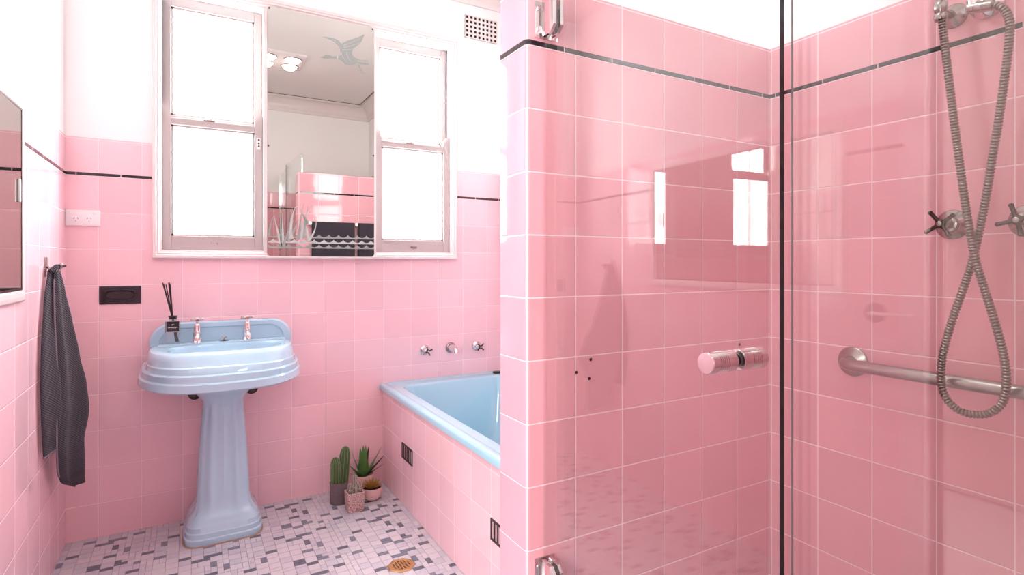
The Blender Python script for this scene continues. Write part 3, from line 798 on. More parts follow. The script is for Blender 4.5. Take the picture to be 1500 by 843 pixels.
mb.lathe([(0.020, 0), (0.020, 0.002), (0.012, 0.004), (0.006, 0.006), (0.0035, 0.008), (0.0035, 0.016)], (0.573, -0.088, 0.799), n=22)
for a in range(3):
    an = a * 2 * PI / 3 + 0.4
    mb.tube([(0.573, -0.088, 0.815), (0.573 + 0.012 * math.cos(an), -0.088 + 0.012 * math.sin(an), 0.817)], [0.003, 0.0035], n=8)
mb.build('waste_control', M['nickel'], SK)
for xb, sg in ((0.460, -1), (0.684, 1)):
    mb = MB()
    mb.lathe([(0.030, 0), (0.030, 0.004), (0.014, 0.008), (0.012, 0.05), (0.018, 0.052), (0.020, 0.060), (0.020, 0.085), (0.014, 0.09)], (xb, -0.001, 0.590), (0, -1, 0), n=20)
    mb.tube([(xb, -0.06, 0.590), (xb, -0.062, 0.648)], 0.009, n=12)
    mb.lathe([(0.024, -.01), (0.028, 0.0), (0.026, 0.014), (0.014, 0.022)], (xb, -0.095, 0.582), (0, -1, -0.2), n=16)
    mb.build('supply_valve', M['bronze'], SK)

# ------------------------------------------------------------------ reed diffuser
RD = thing('reed_diffuser', 'clear glass reed diffuser with black reeds, on the left of the sink', 'diffuser', (0.378, -0.090, 0.799))
dx, dy, dz = 0.378, -0.076, 0.8003; hw = 0.032; hh = 0.105
def rbox(hw_, z0, z1, n=6.0):
    return [[(p_[0], p_[1], z) for p_ in sup(hw_, hw_, hw_, n, 40, dx, dy, 0)] for z in (z0, z1)]
mb = MB()
mb.loops([sup(hw * .94, hw * .94, hw * .94, 7, 40, dx, dy, dz), sup(hw, hw, hw, 7, 40, dx, dy, dz + .003), sup(hw, hw, hw, 7, 40, dx, dy, dz + hh - .006), sup(hw * .9, hw * .9, hw * .9, 6, 40, dx, dy, dz + hh - .001),
          sup(hw * .4, hw * .4, hw * .4, 2, 40, dx, dy, dz + hh), sup(hw * .38, hw * .38, hw * .38, 2, 40, dx, dy, dz + hh + .008),
          sup(hw * .30, hw * .30, hw * .30, 2, 40, dx, dy, dz + hh + .008), sup(hw * .30, hw * .30, hw * .30, 2, 40, dx, dy, dz + hh - .004), sup(hw * .88, hw * .88, hw * .88, 7, 40, dx, dy, dz + hh - .008), sup(hw * .88, hw * .88, hw * .88, 7, 40, dx, dy, dz + .008)], True, True, True)
mb.build('bottle', M['bottle_glass'], RD)
mb = MB(); mb.lathe([(0.0145, 0), (0.0145, 0.009), (0.018, 0.010), (0.018, 0.013), (0.010, 0.0135), (0.010, 0)], (dx, dy, dz + hh + 0.001), n=28)
mb.build('collar', M['black'], RD)
mb = MB()
for i, (tx, ty, bx_, by_) in enumerate(((-.038, .004, .016, -.006), (-.034, -.006, .012, .004), (-.026, .008, .010, -.002), (-.016, 0, .018, .006), (-.012, -.008, .014, 0), (-.010, .004, .020, -.004), (-.014, .010, .010, .008))):
    mb.tube([(dx + bx_, dy + by_, dz + 0.008), (dx + bx_ * .0 + tx * .08, dy, dz + hh + 0.008), (dx + tx, dy + ty, dz + 0.263 - 0.004 * (i % 3))], 0.0021, n=8)
mb.build('reeds', M['black'], RD)
lb = thing  # keep name short below
mb = MB(); mb.box(dx - 0.027, dx + 0.027, dy - hw - 0.0012, dy - hw - 0.0002, dz + 0.052, dz + 0.100); L_ = mb.build('label', M['black'], RD, smooth=False)
mb = MB(); y_ = dy - hw - 0.0016
for q in ((-0.025, 0.025, .0985, .0995), (-0.025, 0.025, .0525, .0535), (-0.025, -0.024, .053, .099), (0.024, 0.025, .053, .099)): mb.box(dx + q[0], dx + q[1], y_, y_ + .0006, dz + q[2], dz + q[3])
mb.box(dx - .003, dx + .005, y_, y_ + .0006, dz + .085, dz + .0862); mb.box(dx - .004, dx + .001, y_, y_ + .0006, dz + .082, dz + .0832)
for k in range(9): mb.box(dx - .017 + k * .004, dx - .0145 + k * .004, y_, y_ + .0006, dz + .0705, dz + .0735)
for k in range(7): mb.box(dx - .012 + k * .0036, dx - .010 + k * .0036, y_, y_ + .0006, dz + .065, dz + .067)
mb.build('label_print', M['white_plastic'], L_, smooth=False)

# ------------------------------------------------------------------ bathtub
TB = thing('bathtub', 'pale blue built-in bathtub behind the pink tiled side', 'bathtub', (1.68, -0.80, 0.0))
X0, X1, Y0, Y1 = 1.300, XR - 0.001, YP1 + 0.001, -0.001
def rrect(x0, x1, y0, y1, r, z, n=12):
    P = []
    for cx_, cy_, a0 in ((x1 - r, y1 - r, 0), (x0 + r, y1 - r, PI / 2), (x0 + r, y0 + r, PI), (x1 - r, y0 + r, 3 * PI / 2)):
        for i in range(n + 1):
            a = a0 + PI / 2 * i / n; P.append((cx_ + r * math.cos(a), cy_ + r * math.sin(a), z))
    return P
mb = MB()
i0, i1, j0, j1 = 1.392, 1.985, -1.520, -0.090
R = [rrect(X0 + .006, X1, Y0, Y1, 0.004, 0.486), rrect(X0, X1, Y0, Y1, 0.004, 0.488), rrect(X0, X1, Y0, Y1, 0.004, 0.506), rrect(X0 + .003, X1, Y0, Y1, 0.005, 0.513), rrect(X0 + .010, X1, Y0, Y1, 0.006, 0.517),
     rrect(X0 + .030, X1 - .006, Y0 + .01, Y1 - .012, 0.02, 0.5165), rrect(X0 + .036, X1 - .010, Y0 + .015, Y1 - .018, 0.03, 0.512), rrect(X0 + .044, X1 - .014, Y0 + .02, Y1 - .024, 0.04, 0.511),
     rrect(i0 - .012, i1 + .012, j0 - .012, j1 + .012, 0.075, 0.511), rrect(i0 - .004, i1 + .004, j0 - .004, j1 + .004, 0.07, 0.508), rrect(i0, i1, j0, j1, 0.07, 0.498),
     rrect(i0 + .006, i1 - .006, j0 + .008, j1 - .012, 0.07, 0.46), rrect(i0 + .03, i1 - .03, j0 + .06, j1 - .05, 0.09, 0.28), rrect(i0 + .06, i1 - .06, j0 + .12, j1 - .08, 0.11, 0.14), rrect(i0 + .12, i1 - .12, j0 + .20, j1 - .14, 0.10, 0.11)]
mb.loops(R, True, False, True)
mb.build('tub_shell', M['bath_blue'], TB, angle=50)
mb = MB(); mb.box(XB - 0.0015, XB + 0.02, YP1, 0, 0.480, 0.4868); mb.build('rim_seal', M['seal'], TB, smooth=False)
o = MB().lathe([(0.010, 0), (0.024, 0.001), (0.025, 0.006), (0.022, 0.010), (0.010, 0.012)], (1.975, -0.045, 0.512), n=28)
tag(o.build('bath_plug', M['black']), 'round black bath plug on the far rim of the bathtub', 'plug')

# wall taps over the bath
def wall_tap(name, label, group, c_, ax, rf, stem, rh, mats, rot, thick=0.0052, cup=0.008, prot=0.05):
    t_ = thing(name, label, 'tap', c_, group)
    mb = MB(); mb.lathe([(rf, 0), (rf, 0.003), (rf * 0.93, 0.006), (rf * 0.6, 0.013), (rf * 0.5, 0.020), (rf * .5, 0.024), (stem * 1.3, 0.026)], c_, ax, n=36)
    mb.build('wall_flange', mats[0], t_)
    mb = MB(); mb.lathe([(stem * 1.25, 0.024), (stem * 1.25, prot * .62), (stem, prot * .66), (stem, prot)], c_, ax, n=20); mb.build('stem', mats[1], t_)
    mb = MB(); hc = Vector(c_) + Vector(ax) * prot
    cross_handle(mb, hc, ax, rh, thick, rot, cup)
    h = mb.build('handle', mats[2], t_)
    mb = MB(); cap_disc(mb, hc + Vector(ax) * 0.0055, ax, thick * 1.15); mb.build('centre_cap', mats[1], h)
    return t_
bm_ = (M['chrome'], M['chrome'], M['bronze'])
wall_tap('bath_tap', 'chrome cross-handle bath tap, left of the bath spout', 'bath taps', (1.552, -0.0005, 0.672), (0, -1, 0), 0.028, 0.008, 0.025, bm_, 0.35, 0.0042, 0.004, 0.052)
wall_tap('bath_tap', 'chrome cross-handle bath tap, right of the bath spout', 'bath taps', (1.866, -0.0005, 0.672), (0, -1, 0), 0.028, 0.008, 0.026, bm_, 0.75, 0.0042, 0.004, 0.052)
sp_ = thing('bath_spout', 'short chrome bath spout on the wall between the two bath taps', 'spout', (1.705, -0.0005, 0.674))
mb = MB(); mb.lathe([(0.030, 0), (0.030, 0.004), (0.027, 0.009), (0.024, 0.012)], (1.705, -0.0005, 0.674), (0, -1, 0), n=36); mb.build('wall_flange', M['nickel'], sp_)
mb = MB(); mb.tube(spline([(1.705, -0.008, 0.674), (1.705, -0.035, 0.675), (1.705, -0.060, 0.672), (1.705, -0.076, 0.664), (1.705, -0.080, 0.654)], 5), [0.022, .021, .020, .020, .019, .019, .018, .018, .017, .017, .016, .016, .015, .015, .014, .014, .014, .014, .014, .014, .014], n=20)
mb.build('spout_body', M['chrome'], sp_)

# grilles in the bath side
for k, (yc, lab) in enumerate(((-0.388, 'black slotted vent grille low on the bath side, nearer the potted plants'), (-1.300, 'slotted vent grille on the bath side, beside the shower wall'))):
    g_ = thing('vent_grille', lab, 'vent', (XB, yc, 0.215), 'grilles in the bath side')
    ya, yb, za, zb = yc - 0.072, yc + 0.072, 0.222, 0.294
    mb = MB(); e = 0.007
    mb.box(XB - 0.004, XB, ya, yb, za, za + e); mb.box(XB - 0.004, XB, ya, yb, zb - e, zb)
    n_ = 6
    for i in range(n_ + 1):
        y_ = ya + (yb - ya - e) * i / n_; mb.box(XB - 0.0042, XB, y_, y_ + e, za, zb)
    mb.build('grille', M['black_ceramic'], g_, smooth=False, bevel=0.0008)
    mb = MB(); mb.box(XB - 0.0008, XB + 0.0002, ya + .002, yb - .002, za + .002, zb - .002); mb.build('hollow', plain('grille backing', rgb(205, 168, 172), 0.6), g_, smooth=False)

# ------------------------------------------------------------------ floor drain
mb = MB(); fd = thing('floor_drain', 'eight-sided worn brass floor drain in the mosaic floor', 'drain', (1.138, -0.841, 0))
ro = 0.052; ri = 0.033; dcx, dcy = 1.138, -0.841
octo = lambda r, z: [(dcx + r * math.cos(PI / 8 + k * PI / 4), dcy + r * math.sin(PI / 8 + k * PI / 4), z) for k in range(8)]
def ring8(f, n=40):
    return f
mb.loops([octo(ro, -0.001), octo(ro, 0.002), octo(ro - .004, 0.0035), octo(ri + .004, 0.0035), octo(ri + .001, 0.0025)], True)
bar = 0.0032; stp = 0.0110
for i in range(-3, 4):
    o_ = i * stp; half = math.sqrt(max(0, (ri + .004) ** 2 - o_ ** 2)) * 0.98
    if half > 0.004:
        mb.box(dcx + o_ - bar / 2 - .0007, dcx + o_ + bar / 2 + .0007, dcy - half, dcy + half, 0.0008, 0.0030)
        mb.box(dcx - half, dcx + half, dcy + o_ - bar / 2 - .0007, dcy + o_ + bar / 2 + .0007, 0.0008, 0.0029)
mb.build('grate', M['brass'], fd, smooth=False)
mb = MB(); mb.loops([octo(ri + .006, 0.0002), octo(ri + .006, 0.0006)], True, True, True); mb.build('hollow', M['dark_void'], fd, smooth=False)

# ------------------------------------------------------------------ potted plants
M['soil'] = plain('dark soil', rgb(52, 40, 36), 0.95, noise=0.4, nscale=120, bump=0.8, bscale=300)
M['cactus'] = plain('cactus green', rgb(74, 106, 66), 0.55, noise=0.2, nscale=40)
M['spine'] = plain('spine edge', rgb(150, 160, 110), 0.6)
M['leaf'] = plain('succulent leaf', rgb(88, 136, 70), 0.4, noise=0.3, nscale=30)
M['leaf_dark'] = plain('succulent leaf dark', rgb(38, 66, 46), 0.35, noise=0.2, nscale=30)
M['grey_cactus'] = plain('grey cactus', rgb(128, 122, 112), 0.8, noise=0.25, nscale=160, bump=0.6, bscale=240)
M['gold_leaf'] = plain('golden leaf', rgb(176, 128, 52), 0.5, noise=0.3, nscale=60)
M['pot_grey'] = plain('grey concrete', rgb(112, 100, 104), 0.85, noise=0.25, nscale=50, bump=0.3, bscale=150)
m, nt, out = new_mat('speckled stone'); b = prin(nt, None, 0.85)
tc = nt.nodes.new('ShaderNodeTexCoord'); vo = nt.nodes.new('ShaderNodeTexNoise'); vo.inputs['Scale'].default_value = 260; nt.links.new(tc.outputs['Object'], vo.inputs['Vector'])
mr = nt.nodes.new('ShaderNodeMapRange'); mr.inputs['From Min'].default_value = .42; mr.inputs['From Max'].default_value = .60; nt.links.new(vo.outputs['Fac'], mr.inputs['Value'])
mx = nt.nodes.new('ShaderNodeMix'); mx.data_type = 'RGBA'; mx.inputs['A'].default_value = rgb(222, 198, 192); mx.inputs['B'].default_value = rgb(150, 112, 112)
nt.links.new(mr.outputs[0], mx.inputs['Factor']); nt.links.new(mx.outputs['Result'], b.inputs['Base Color'])
nt.links.new(b.outputs[0], out.inputs[0]); M['stone'] = m
M['pot_pink'] = plain('pale pink ceramic', rgb(226, 192, 186), 0.6, noise=0.04)

def column_cactus(mb, c_, r, h, ribs=11, lean=(0, 0), fat=1.0):
    rings = []; nz = 22; n = ribs * 6
    for j in range(nz + 1):
        t = j / nz
        if t < 0.72: rr_ = r * (0.86 + 0.14 * math.sin(PI * min(1, t / .72) * .6 + .6))
        else: q = (t - .72) / .28; rr_ = r * math.sqrt(max(0.0004, 1 - q ** 2.0)) * (1 - .05 * q)
        row = []
        for i in range(n):
            a = 2 * PI * i / n
            k = rr_ * (1 + 0.13 * math.cos(ribs * a))
            row.append((c_[0] + lean[0] * t + k * math.cos(a), c_[1] + lean[1] * t + k * math.sin(a), c_[2] + h * t))
        rings.append(row)
    mb.loops(rings, True, True, True, 0)
    for q in range(ribs):      # pale spiny crest of every rib
        a = 2 * PI * q / ribs; i = q * 6
        mb.tube([Vector(rings[j][i]) + Vector((math.cos(a), math.sin(a), 0)) * 0.0003 for j in range(0, nz)], 0.0010, n=5, mi=1)
# tall cactus
P1 = thing('potted_cactus', 'tall two-column green cactus in a round grey pot, back left of the plant group', 'potted plant', (1.061, -0.150, 0), 'potted plants by the bath')
mb = MB(); mb.lathe([(0.041, 0), (0.042, 0.002), (0.0425, 0.100), (0.0415, 0.102), (0.0385, 0.101), (0.038, 0.088)], (1.061, -0.150, 0.0005), n=40, cap1=True)
mb.build('pot', M['pot_grey'], P1)
mb = MB(); mb.lathe([(0.0375, 0), (0.036, 0.004), (0.001, 0.006)], (1.061, -0.150, 0.084), n=24); mb.build('soil', M['soil'], P1)
mb = MB(); column_cactus(mb, (1.043, -0.155, 0.086), 0.0195, 0.135, 11); mb.build('cactus_column', [M['cactus'], M['spine']], P1)
mb = MB(); column_cactus(mb, (1.080, -0.148, 0.086), 0.0225, 0.178, 10, (0.012, 0.0)); mb.build('cactus_column', [M['cactus'], M['spine']], P1)
# small grey cactus in a square pot
P2 = thing('potted_cactus', 'small grey branching cactus in a square speckled stone pot, front of the plant group', 'potted plant', (1.106, -0.262, 0), 'potted plants by the bath')
mb = MB(); q = (1.106, -0.262)
def sq(h, z): return sup(h, h, h, 14, 48, q[0], q[1], z)
mb.loops([sq(.0355, 0.0005), sq(.037, 0.003), sq(.0385, 0.084), sq(.037, 0.086), sq(.0335, 0.086), sq(.033, 0.074)], True, True, True); mb.build('pot', M['stone'], P2, angle=30)
mb = MB(); mb.loops([sq(.0328, 0.072), sq(.0325, 0.076)], True, True, True); mb.build('soil', M['soil'], P2)
mb = MB()
for (ax_, ay_, r, h, lx, ly) in ((0, 0, .0110, .092, .001, 0), (-.012, -.006, .0085, .042, -.004, 0), (.010, -.008, .0085, .048, .002, 0), (.020, .002, .0080, .050, .005, 0), (-.018, .006, .0080, .050, -.003, 0), (-.002, -.014, .0080, .038, 0, -.002), (.014, -.014, .0070, .028, .003, -.002), (-.020, -.010, .006, .024, -.004, -.002)):
    column_cactus(mb, (q[0] + ax_, q[1] + ay_, 0.074), r, h, 8, (lx, ly))
mb.build('cactus', [M['grey_cactus'], plain('pale spines', rgb(190, 182, 168), 0.8)], P2)
# golden rosette in a round bowl
P3 = thing('potted_succulent', 'golden rosette succulent in a round pale pink bowl, nearest the bath side', 'potted plant', (1.207, -0.196, 0), 'potted plants by the bath')
q = (1.207, -0.196)
mb = MB(); mb.lathe([(0.020, 0), (0.024, 0.001), (0.036, 0.010), (0.046, 0.028), (0.0495, 0.046), (0.0500, 0.062), (0.0485, 0.063), (0.047, 0.060), (0.046, 0.050)], (q[0], q[1], 0.0005), n=44); mb.build('pot', M['pot_pink'], P3)
mb = MB(); mb.lathe([(0.0458, 0), (0.044, 0.004), (0.001, 0.008)], (q[0], q[1], 0.048), n=24); mb.build('soil', M['soil'], P3)
def leaf(mb, base, az, el, L, w, th=0.004, bend=0.3, mi=0, n=8, keel=0.5):
    """fleshy tapered leaf: lens section swept along a curve"""
    rings = []; d = Vector((math.cos(az), math.sin(az), 0)); s_ = Vector((-math.sin(az), math.cos(az), 0)); p_ = Vector(base)
    e = el
    for i in range(n + 1):
        t = i / n; e = el + bend * t
        dr = d * math.cos(e) + Vector((0, 0, 1)) * math.sin(e); up = -d * math.sin(e) + Vector((0, 0, 1)) * math.cos(e)
        if i: p_ = p_ + dr * (L / n)
        ww = w * (0.62 + 0.38 * math.sin(PI * min(1, t * 1.6 + .1))) * (1 - t ** 2.2) ** 0.75 if t < 1 else 0.0002
        ww = max(ww, 0.0003); tt = max(th * (1 - t * 0.85), 0.0003)
        rings.append([p_ - s_ * ww, p_ - up * tt - s_ * ww * .3, p_ - up * tt * 1.1, p_ - up * tt + s_ * ww * .3, p_ + s_ * ww, p_ + up * tt * .1])
    mb.loops(rings, True, True, True, mi)
mb = MB(); rn = random.Random(5)
for ring_, (cnt, el, L, w) in enumerate(((13, 0.22, .046, .0090), (12, 0.58, .044, .0085), (10, 0.90, .040, .0075), (6, 1.25, .034, .0060))):
    for k in range(cnt): leaf(mb, (q[0] + .010 * math.cos(2 * PI * (k + ring_ * .37) / cnt), q[1] + .010 * math.sin(2 * PI * (k + ring_ * .37) / cnt), 0.060), 2 * PI * (k + ring_ * .37) / cnt + rn.uniform(-.1, .1), el + rn.uniform(-.08, .08), L * rn.uniform(.9, 1.1), w, .0028, 0.35, mi=ring_ % 2)
mb.build('rosette', [M['gold_leaf'], plain('olive gold leaf', rgb(150, 122, 60), 0.5, noise=0.3, nscale=60)], P3)
# agave-like plant
P4 = thing('potted_succulent', 'green spiky-leaved succulent in a pale pink pot, tallest at the back of the plant group', 'potted plant', (1.193, -0.085, 0), 'potted plants by the bath')
q = (1.193, -0.085)
mb = MB(); mb.lathe([(0.036, 0), (0.038, 0.002), (0.050, 0.072), (0.051, 0.090), (0.050, 0.092), (0.0475, 0.091), (0.046, 0.080)], (q[0], q[1], 0.0005), n=44); mb.build('pot', M['pot_pink'], P4)
mb = MB(); mb.lathe([(0.0458, 0), (0.044, 0.003), (0.001, 0.006)], (q[0], q[1], 0.076), n=24); mb.build('soil', M['soil'], P4)
LV = [(-0.15, 0.95, .165, .021, 0), (0.05, 0.62, .140, .017, 1), (1.2, 1.45, .150, .024, 0), (2.9, 1.15, .150, .023, 0), (2.9, 0.75, .120, .021, 0), (3.6, 0.42, .095, .020, 1), (-0.9, 0.85, .105, .022, 0),
      (-1.7, 1.10, .125, .025, 0), (-2.4, 0.65, .095, .022, 0), (-0.4, 0.50, .110, .018, 1), (-1.4, 1.35, .165, .026, 0), (-2.2, 1.32, .155, .023, 0), (0.7, 1.2, .14, .018, 1)]
for (az, el, L, w, mi) in LV:
    mb = MB(); leaf(mb, (q[0] + .006 * math.cos(az), q[1] + .006 * math.sin(az), 0.078), az, el, L, w, .005, 0.12, n=10); mb.build('leaf', M['leaf_dark'] if mi else M['leaf'], P4, angle=60)

# ------------------------------------------------------------------ shower glass
HX, HY = 1.192, YP0
PHI = math.radians(-2.3)
DR = thing('shower_door', 'clear frameless glass shower door hinged on the pink dividing wall', 'shower door', (HX, HY, 0))
def pane(x0, x1, y0, y1, z0, z1, name, parent, dark=True):
    mb = MB(); mb.box(x0, x1, y0, y1, z0, z1)
    for f in mb.bm.faces:
        c_ = f.calc_center_median(); f.material_index = 1 if (dark and abs(c_.y - y0) < 1e-4) else 0
    return mb.build(name, [M['glass'], M['glass_edge']], parent, smooth=False)
DL = 0.652
pane(HX - 0.005, HX + 0.005, HY - DL, HY - 0.006, 0.015, 2.0, 'glass_pane', DR)
for z0, z1 in ((1.690, 1.780), (0.345, 0.435)):
    mb = MB()
    for sg in (-1, 1):   # clamping plates either side of the glass
        x_ = HX + sg * 0.0095
        poly = [(HY - 0.014, z0), (HY - 0.052, z0), (HY - 0.066, z0 + 0.014), (HY - 0.066, z1 - 0.014), (HY - 0.052, z1), (HY - 0.014, z1)]
        mb.prism(poly, lambda a, b_, d: (d, a, b_), x_ - 0.0045, x_ + 0.0045)
    h = mb.build('hinge', M['chrome'], DR, smooth=False, bevel=0.0012)
    mb = MB(); mb.lathe([(0.0075, 0.0), (0.0075, z1 - z0 - 0.03)], (HX, HY - 0.011, z0 + 0.015), n=16); mb.build('hinge_pin', M['chrome'], h)
    mb = MB(); mb.box(HX - 0.028, HX + 0.028, HY - 0.0045, HY - 0.0003, z0, z1, bev=0.0015)
    for zz in (z0 + .02, z1 - .02):
        for xx in (-.019, .019): mb.lathe([(0.005, 0), (0.0035, 0.0015)], (HX + xx, HY - .0045, zz), (0, -1, 0), n=12)
    mb.build('wall_plate', M['chrome'], h)
ky, kz = HY - 0.569, 0.998
mb = MB()
for sg in (-1, 1):
    pr_ = [(0.0155, 0.0065), (0.0165, 0.008), (0.0165, 0.024)]
    for k in range(5):
        h0 = 0.026 + k * 0.0042; pr_ += [(0.0165, h0), (0.0148, h0 + .0006), (0.0148, h0 + .0016), (0.0165, h0 + .0022)]
    pr_ += [(0.0165, 0.058), (0.0155, 0.060), (0.010, 0.0605)]
    mb.lathe(pr_, (HX, ky, kz), (sg, 0, 0), n=36)
    mb.lathe([(0.010, 0.004), (0.010, 0.007)], (HX, ky, kz), (sg, 0, 0), n=20, mi=1)
mb.build('knob', [M['chrome'], M['black']], DR, angle=25)
DR.rotation_euler.z = PHI
SP = thing('shower_screen', 'fixed clear glass shower panel, nearest the camera beside the door', 'shower screen', (HX, HY - DL - 0.01, 0))
pane(HX - 0.005, HX + 0.005, YN + 0.012, HY - 0.646, 0.015, 2.0, 'glass_pane', SP, False)
mb = MB(); mb.box(HX - 0.009, HX + 0.009, YN, YN + 0.014, 0.0, 2.0); mb.box(HX - 0.009, HX + 0.009, YN, HY - 0.646, 0.0, 0.0155)
mb.build('channel', M['chrome'], SP, smooth=False)
mb = MB(); mb.box(HX + 0.0035, HX + 0.0053, HY - 0.6475, HY - 0.6455, 0.015, 2.0)
mb.build('edge_seal', M['seal'], SP, smooth=False)

# ------------------------------------------------------------------ shower fittings on the right wall
sm = (M['nickel'], M['satin'], M['bronze'])
wall_tap('shower_tap', 'dark cross-handle shower tap with nickel flange, left of the hanging hose', 'shower taps', (XR - 0.0005, -2.243, 1.240), (-1, 0, 0), 0.036, 0.010, 0.036, sm, 0.60, 0.0052, 0.006, 0.062)
wall_tap('shower_tap', 'dark cross-handle shower tap with nickel flange, right of the hanging hose', 'shower taps', (XR - 0.0005, -2.385, 1.240), (-1, 0, 0), 0.036, 0.010, 0.036, sm, 0.25, 0.0052, 0.006, 0.062)
# grab rail
GR = thing('grab_rail', 'brushed steel grab rail running along the right shower wall behind the hose', 'grab rail', (XR, -2.40, 0.872))
for yf, zf in ((-2.007, 0.872), (-2.90, 0.868)):
    mb = MB(); mb.lathe([(0.041, 0), (0.041, 0.003), (0.038, 0.006), (0.022, 0.009), (0.018, 0.012)], (XR - 0.0005, yf, zf), (-1, 0, 0), n=44); mb.build('flange', M['satin'], GR)
mb = MB()
pts = [(XR - 0.006, -2.007, 0.872), (XR - 0.030, -2.007, 0.872)] + [(XR - 0.030 - 0.034 * math.sin(a * PI / 16), -2.007 - 0.034 * (1 - math.cos(a * PI / 16)), 0.872) for a in range(1, 9)]
pts += [(XR - 0.064, -2.007 - 0.034 - (2.866 - 2.041) * k / 12, 0.872 - 0.004 * k / 12) for k in range(1, 13)]
pts += [(XR - 0.060, -2.884, 0.868), (XR - 0.045, -2.898, 0.868), (XR - 0.006, -2.90, 0.868)]
mb.tube(pts, 0.0155, n=24); mb.build('bar', M['satin'], GR, angle=50)
# hose fittings
HC = thing('hose_connector', 'nickel wall elbow where the shower hose starts, above the left shower tap', 'shower fitting', (XR, -2.249, 1.747))
mb = MB(); mb.lathe([(0.029, 0), (0.029, 0.003), (0.025, 0.008), (0.014, 0.012), (0.009, 0.016), (0.009, 0.070)], (XR - 0.0005, -2.246, 1.745), (-1, 0, 0.0), n=30); mb.build('flange', M['nickel'], HC)
for a in range(3):
    an = a * 2 * PI / 3 + .5; mb = MB(); mb.lathe([(0.0042, 0), (0.003, 0.0018)], (XR - 0.0075, -2.246 + .019 * math.cos(an), 1.745 + .019 * math.sin(an)), (-1, 0, 0), n=10); mb.build('screw', M['bronze'], HC)
mb = MB(); mb.lathe([(0.0125, 0), (0.0135, 0.004), (0.0135, 0.012), (0.011, 0.016), (0.0125, 0.020), (0.0145, 0.030), (0.0135, 0.040), (0.009, 0.046), (0.009, 0.060), (0.013, 0.064), (0.013, 0.078)], (1.970, -2.2515, 1.716), n=28); mb.build('valve_body', M['nickel'], HC)
HO = thing('shower_holder', 'polished nickel hand shower bracket on the right wall, above the right shower tap', 'shower fitting', (XR, -2.305, 1.735))
mb = MB(); mb.lathe([(0.034, 0), (0.034, 0.003), (0.031, 0.008), (0.022, 0.016), (0.014, 0.020), (0.012, 0.060)], (XR - 0.0005, -2.312, 1.746), (-1, 0, 0), n=40); mb.build('flange', M['chrome'], HO)
mb = MB(); hc = Vector((1.985, -2.318, 1.724)); dv = Vector((0.0, -1, -0.20)).normalized()
mb.lathe([(0.010, -0.020), (0.012, -0.018), (0.012, -0.006), (0.0112, -0.005), (0.0112, -0.004), (0.0128, -0.003), (0.0128, 0.010), (0.0115, 0.011), (0.0115, 0.012), (0.0125, 0.013), (0.0122, 0.026), (0.0100, 0.028)], hc, dv, n=28); mb.build('outlet_barrel', M['nickel'], HO)
mb = MB(); mb.tube(spline([(1.985, -2.308, 1.732), (1.978, -2.303, 1.800), (1.955, -2.30, 1.87), (1.925, -2.30, 1.925)], 6), 0.011, n=16)
mb.lathe([(0.014, 0), (0.040, 0.022), (0.043, 0.030), (0.040, 0.034)], (1.932, -2.30, 1.920), (-0.8, 0, -0.35), n=36)
mb.build('shower_head', M['chrome'], HO)
HP = [(1.97, -2.254, 1.722), (1.97, -2.262, 1.632), (1.97, -2.275, 1.502), (1.97, -2.287, 1.39), (1.97, -2.298, 1.295), (1.965, -2.31, 1.217), (1.962, -2.323, 1.148), (1.957, -2.342, 1.081), (1.945, -2.365, 1.009), (1.945, -2.377, 0.952), (1.945, -2.382, 0.895), (1.945, -2.375, 0.85), (1.945, -2.354, 0.823), (1.945, -2.327, 0.813), (1.945, -2.298, 0.815), (1.945, -2.274, 0.836), (1.945, -2.263, 0.873), (1.945, -2.265, 0.928), (1.945, -2.278, 0.992), (1.957, -2.293, 1.063), (1.978, -2.305, 1.133), (1.985, -2.317, 1.202), (1.985, -2.331, 1.285), (1.985, -2.343, 1.375), (1.985, -2.355, 1.463), (1.985, -2.366, 1.557), (1.985, -2.373, 1.629), (1.985, -2.374, 1.668), (1.985, -2.366, 1.698), (1.985, -2.349, 1.716), (1.985, -2.341, 1.7175)]
path = spline(HP, 40)
# resample evenly, four rings to each rib
acc = [0.0]
for a, b_ in zip(path[:-1], path[1:]): acc.append(acc[-1] + (b_ - a).length)
L = acc[-1]; nr = int(L / 0.0068); tot = nr * 4; pts = []; rad = []; k = 0
for i in range(tot + 1):
    s_ = L * i / tot
    while k < len(acc) - 2 and acc[k + 1] < s_: k += 1
    t = (s_ - acc[k]) / max(1e-9, acc[k + 1] - acc[k]); pts.append(path[k].lerp(path[k + 1], t)); rad.append((0.0058, 0.0080, 0.0088, 0.0080)[i % 4])
mb = MB(); mb.tube(pts, rad, n=14)
HS = mb.build('shower_hose', M['hose'], angle=80); tag(HS, 'ribbed metal shower hose hanging in a long crossed loop on the right wall', 'shower hose')
# old screw plugs left in the shower wall
for (x, z) in ((1.334, 0.900), (1.329, 0.852), (1.288, 0.871), (1.905, 0.897)):
    mb = MB(); mb.lathe([(0.0042, 0), (0.0042, 0.001), (0.0028, 0.002)], (x, YP0 - 0.0002, z), (0, -1, 0), n=12)
    lab = {1.334: 'small metal screw in the shower wall, upper one of the cluster of three', 1.329: 'small metal screw in the shower wall, lowest one of the cluster of three',
           1.288: 'small metal screw in the shower wall, leftmost one of the cluster of three', 1.905: 'small screw in the shower wall just above the door knob'}[x]
    tag(mb.build('wall_screw', M['bronze']), lab, 'screw', 'screws in the shower wall')

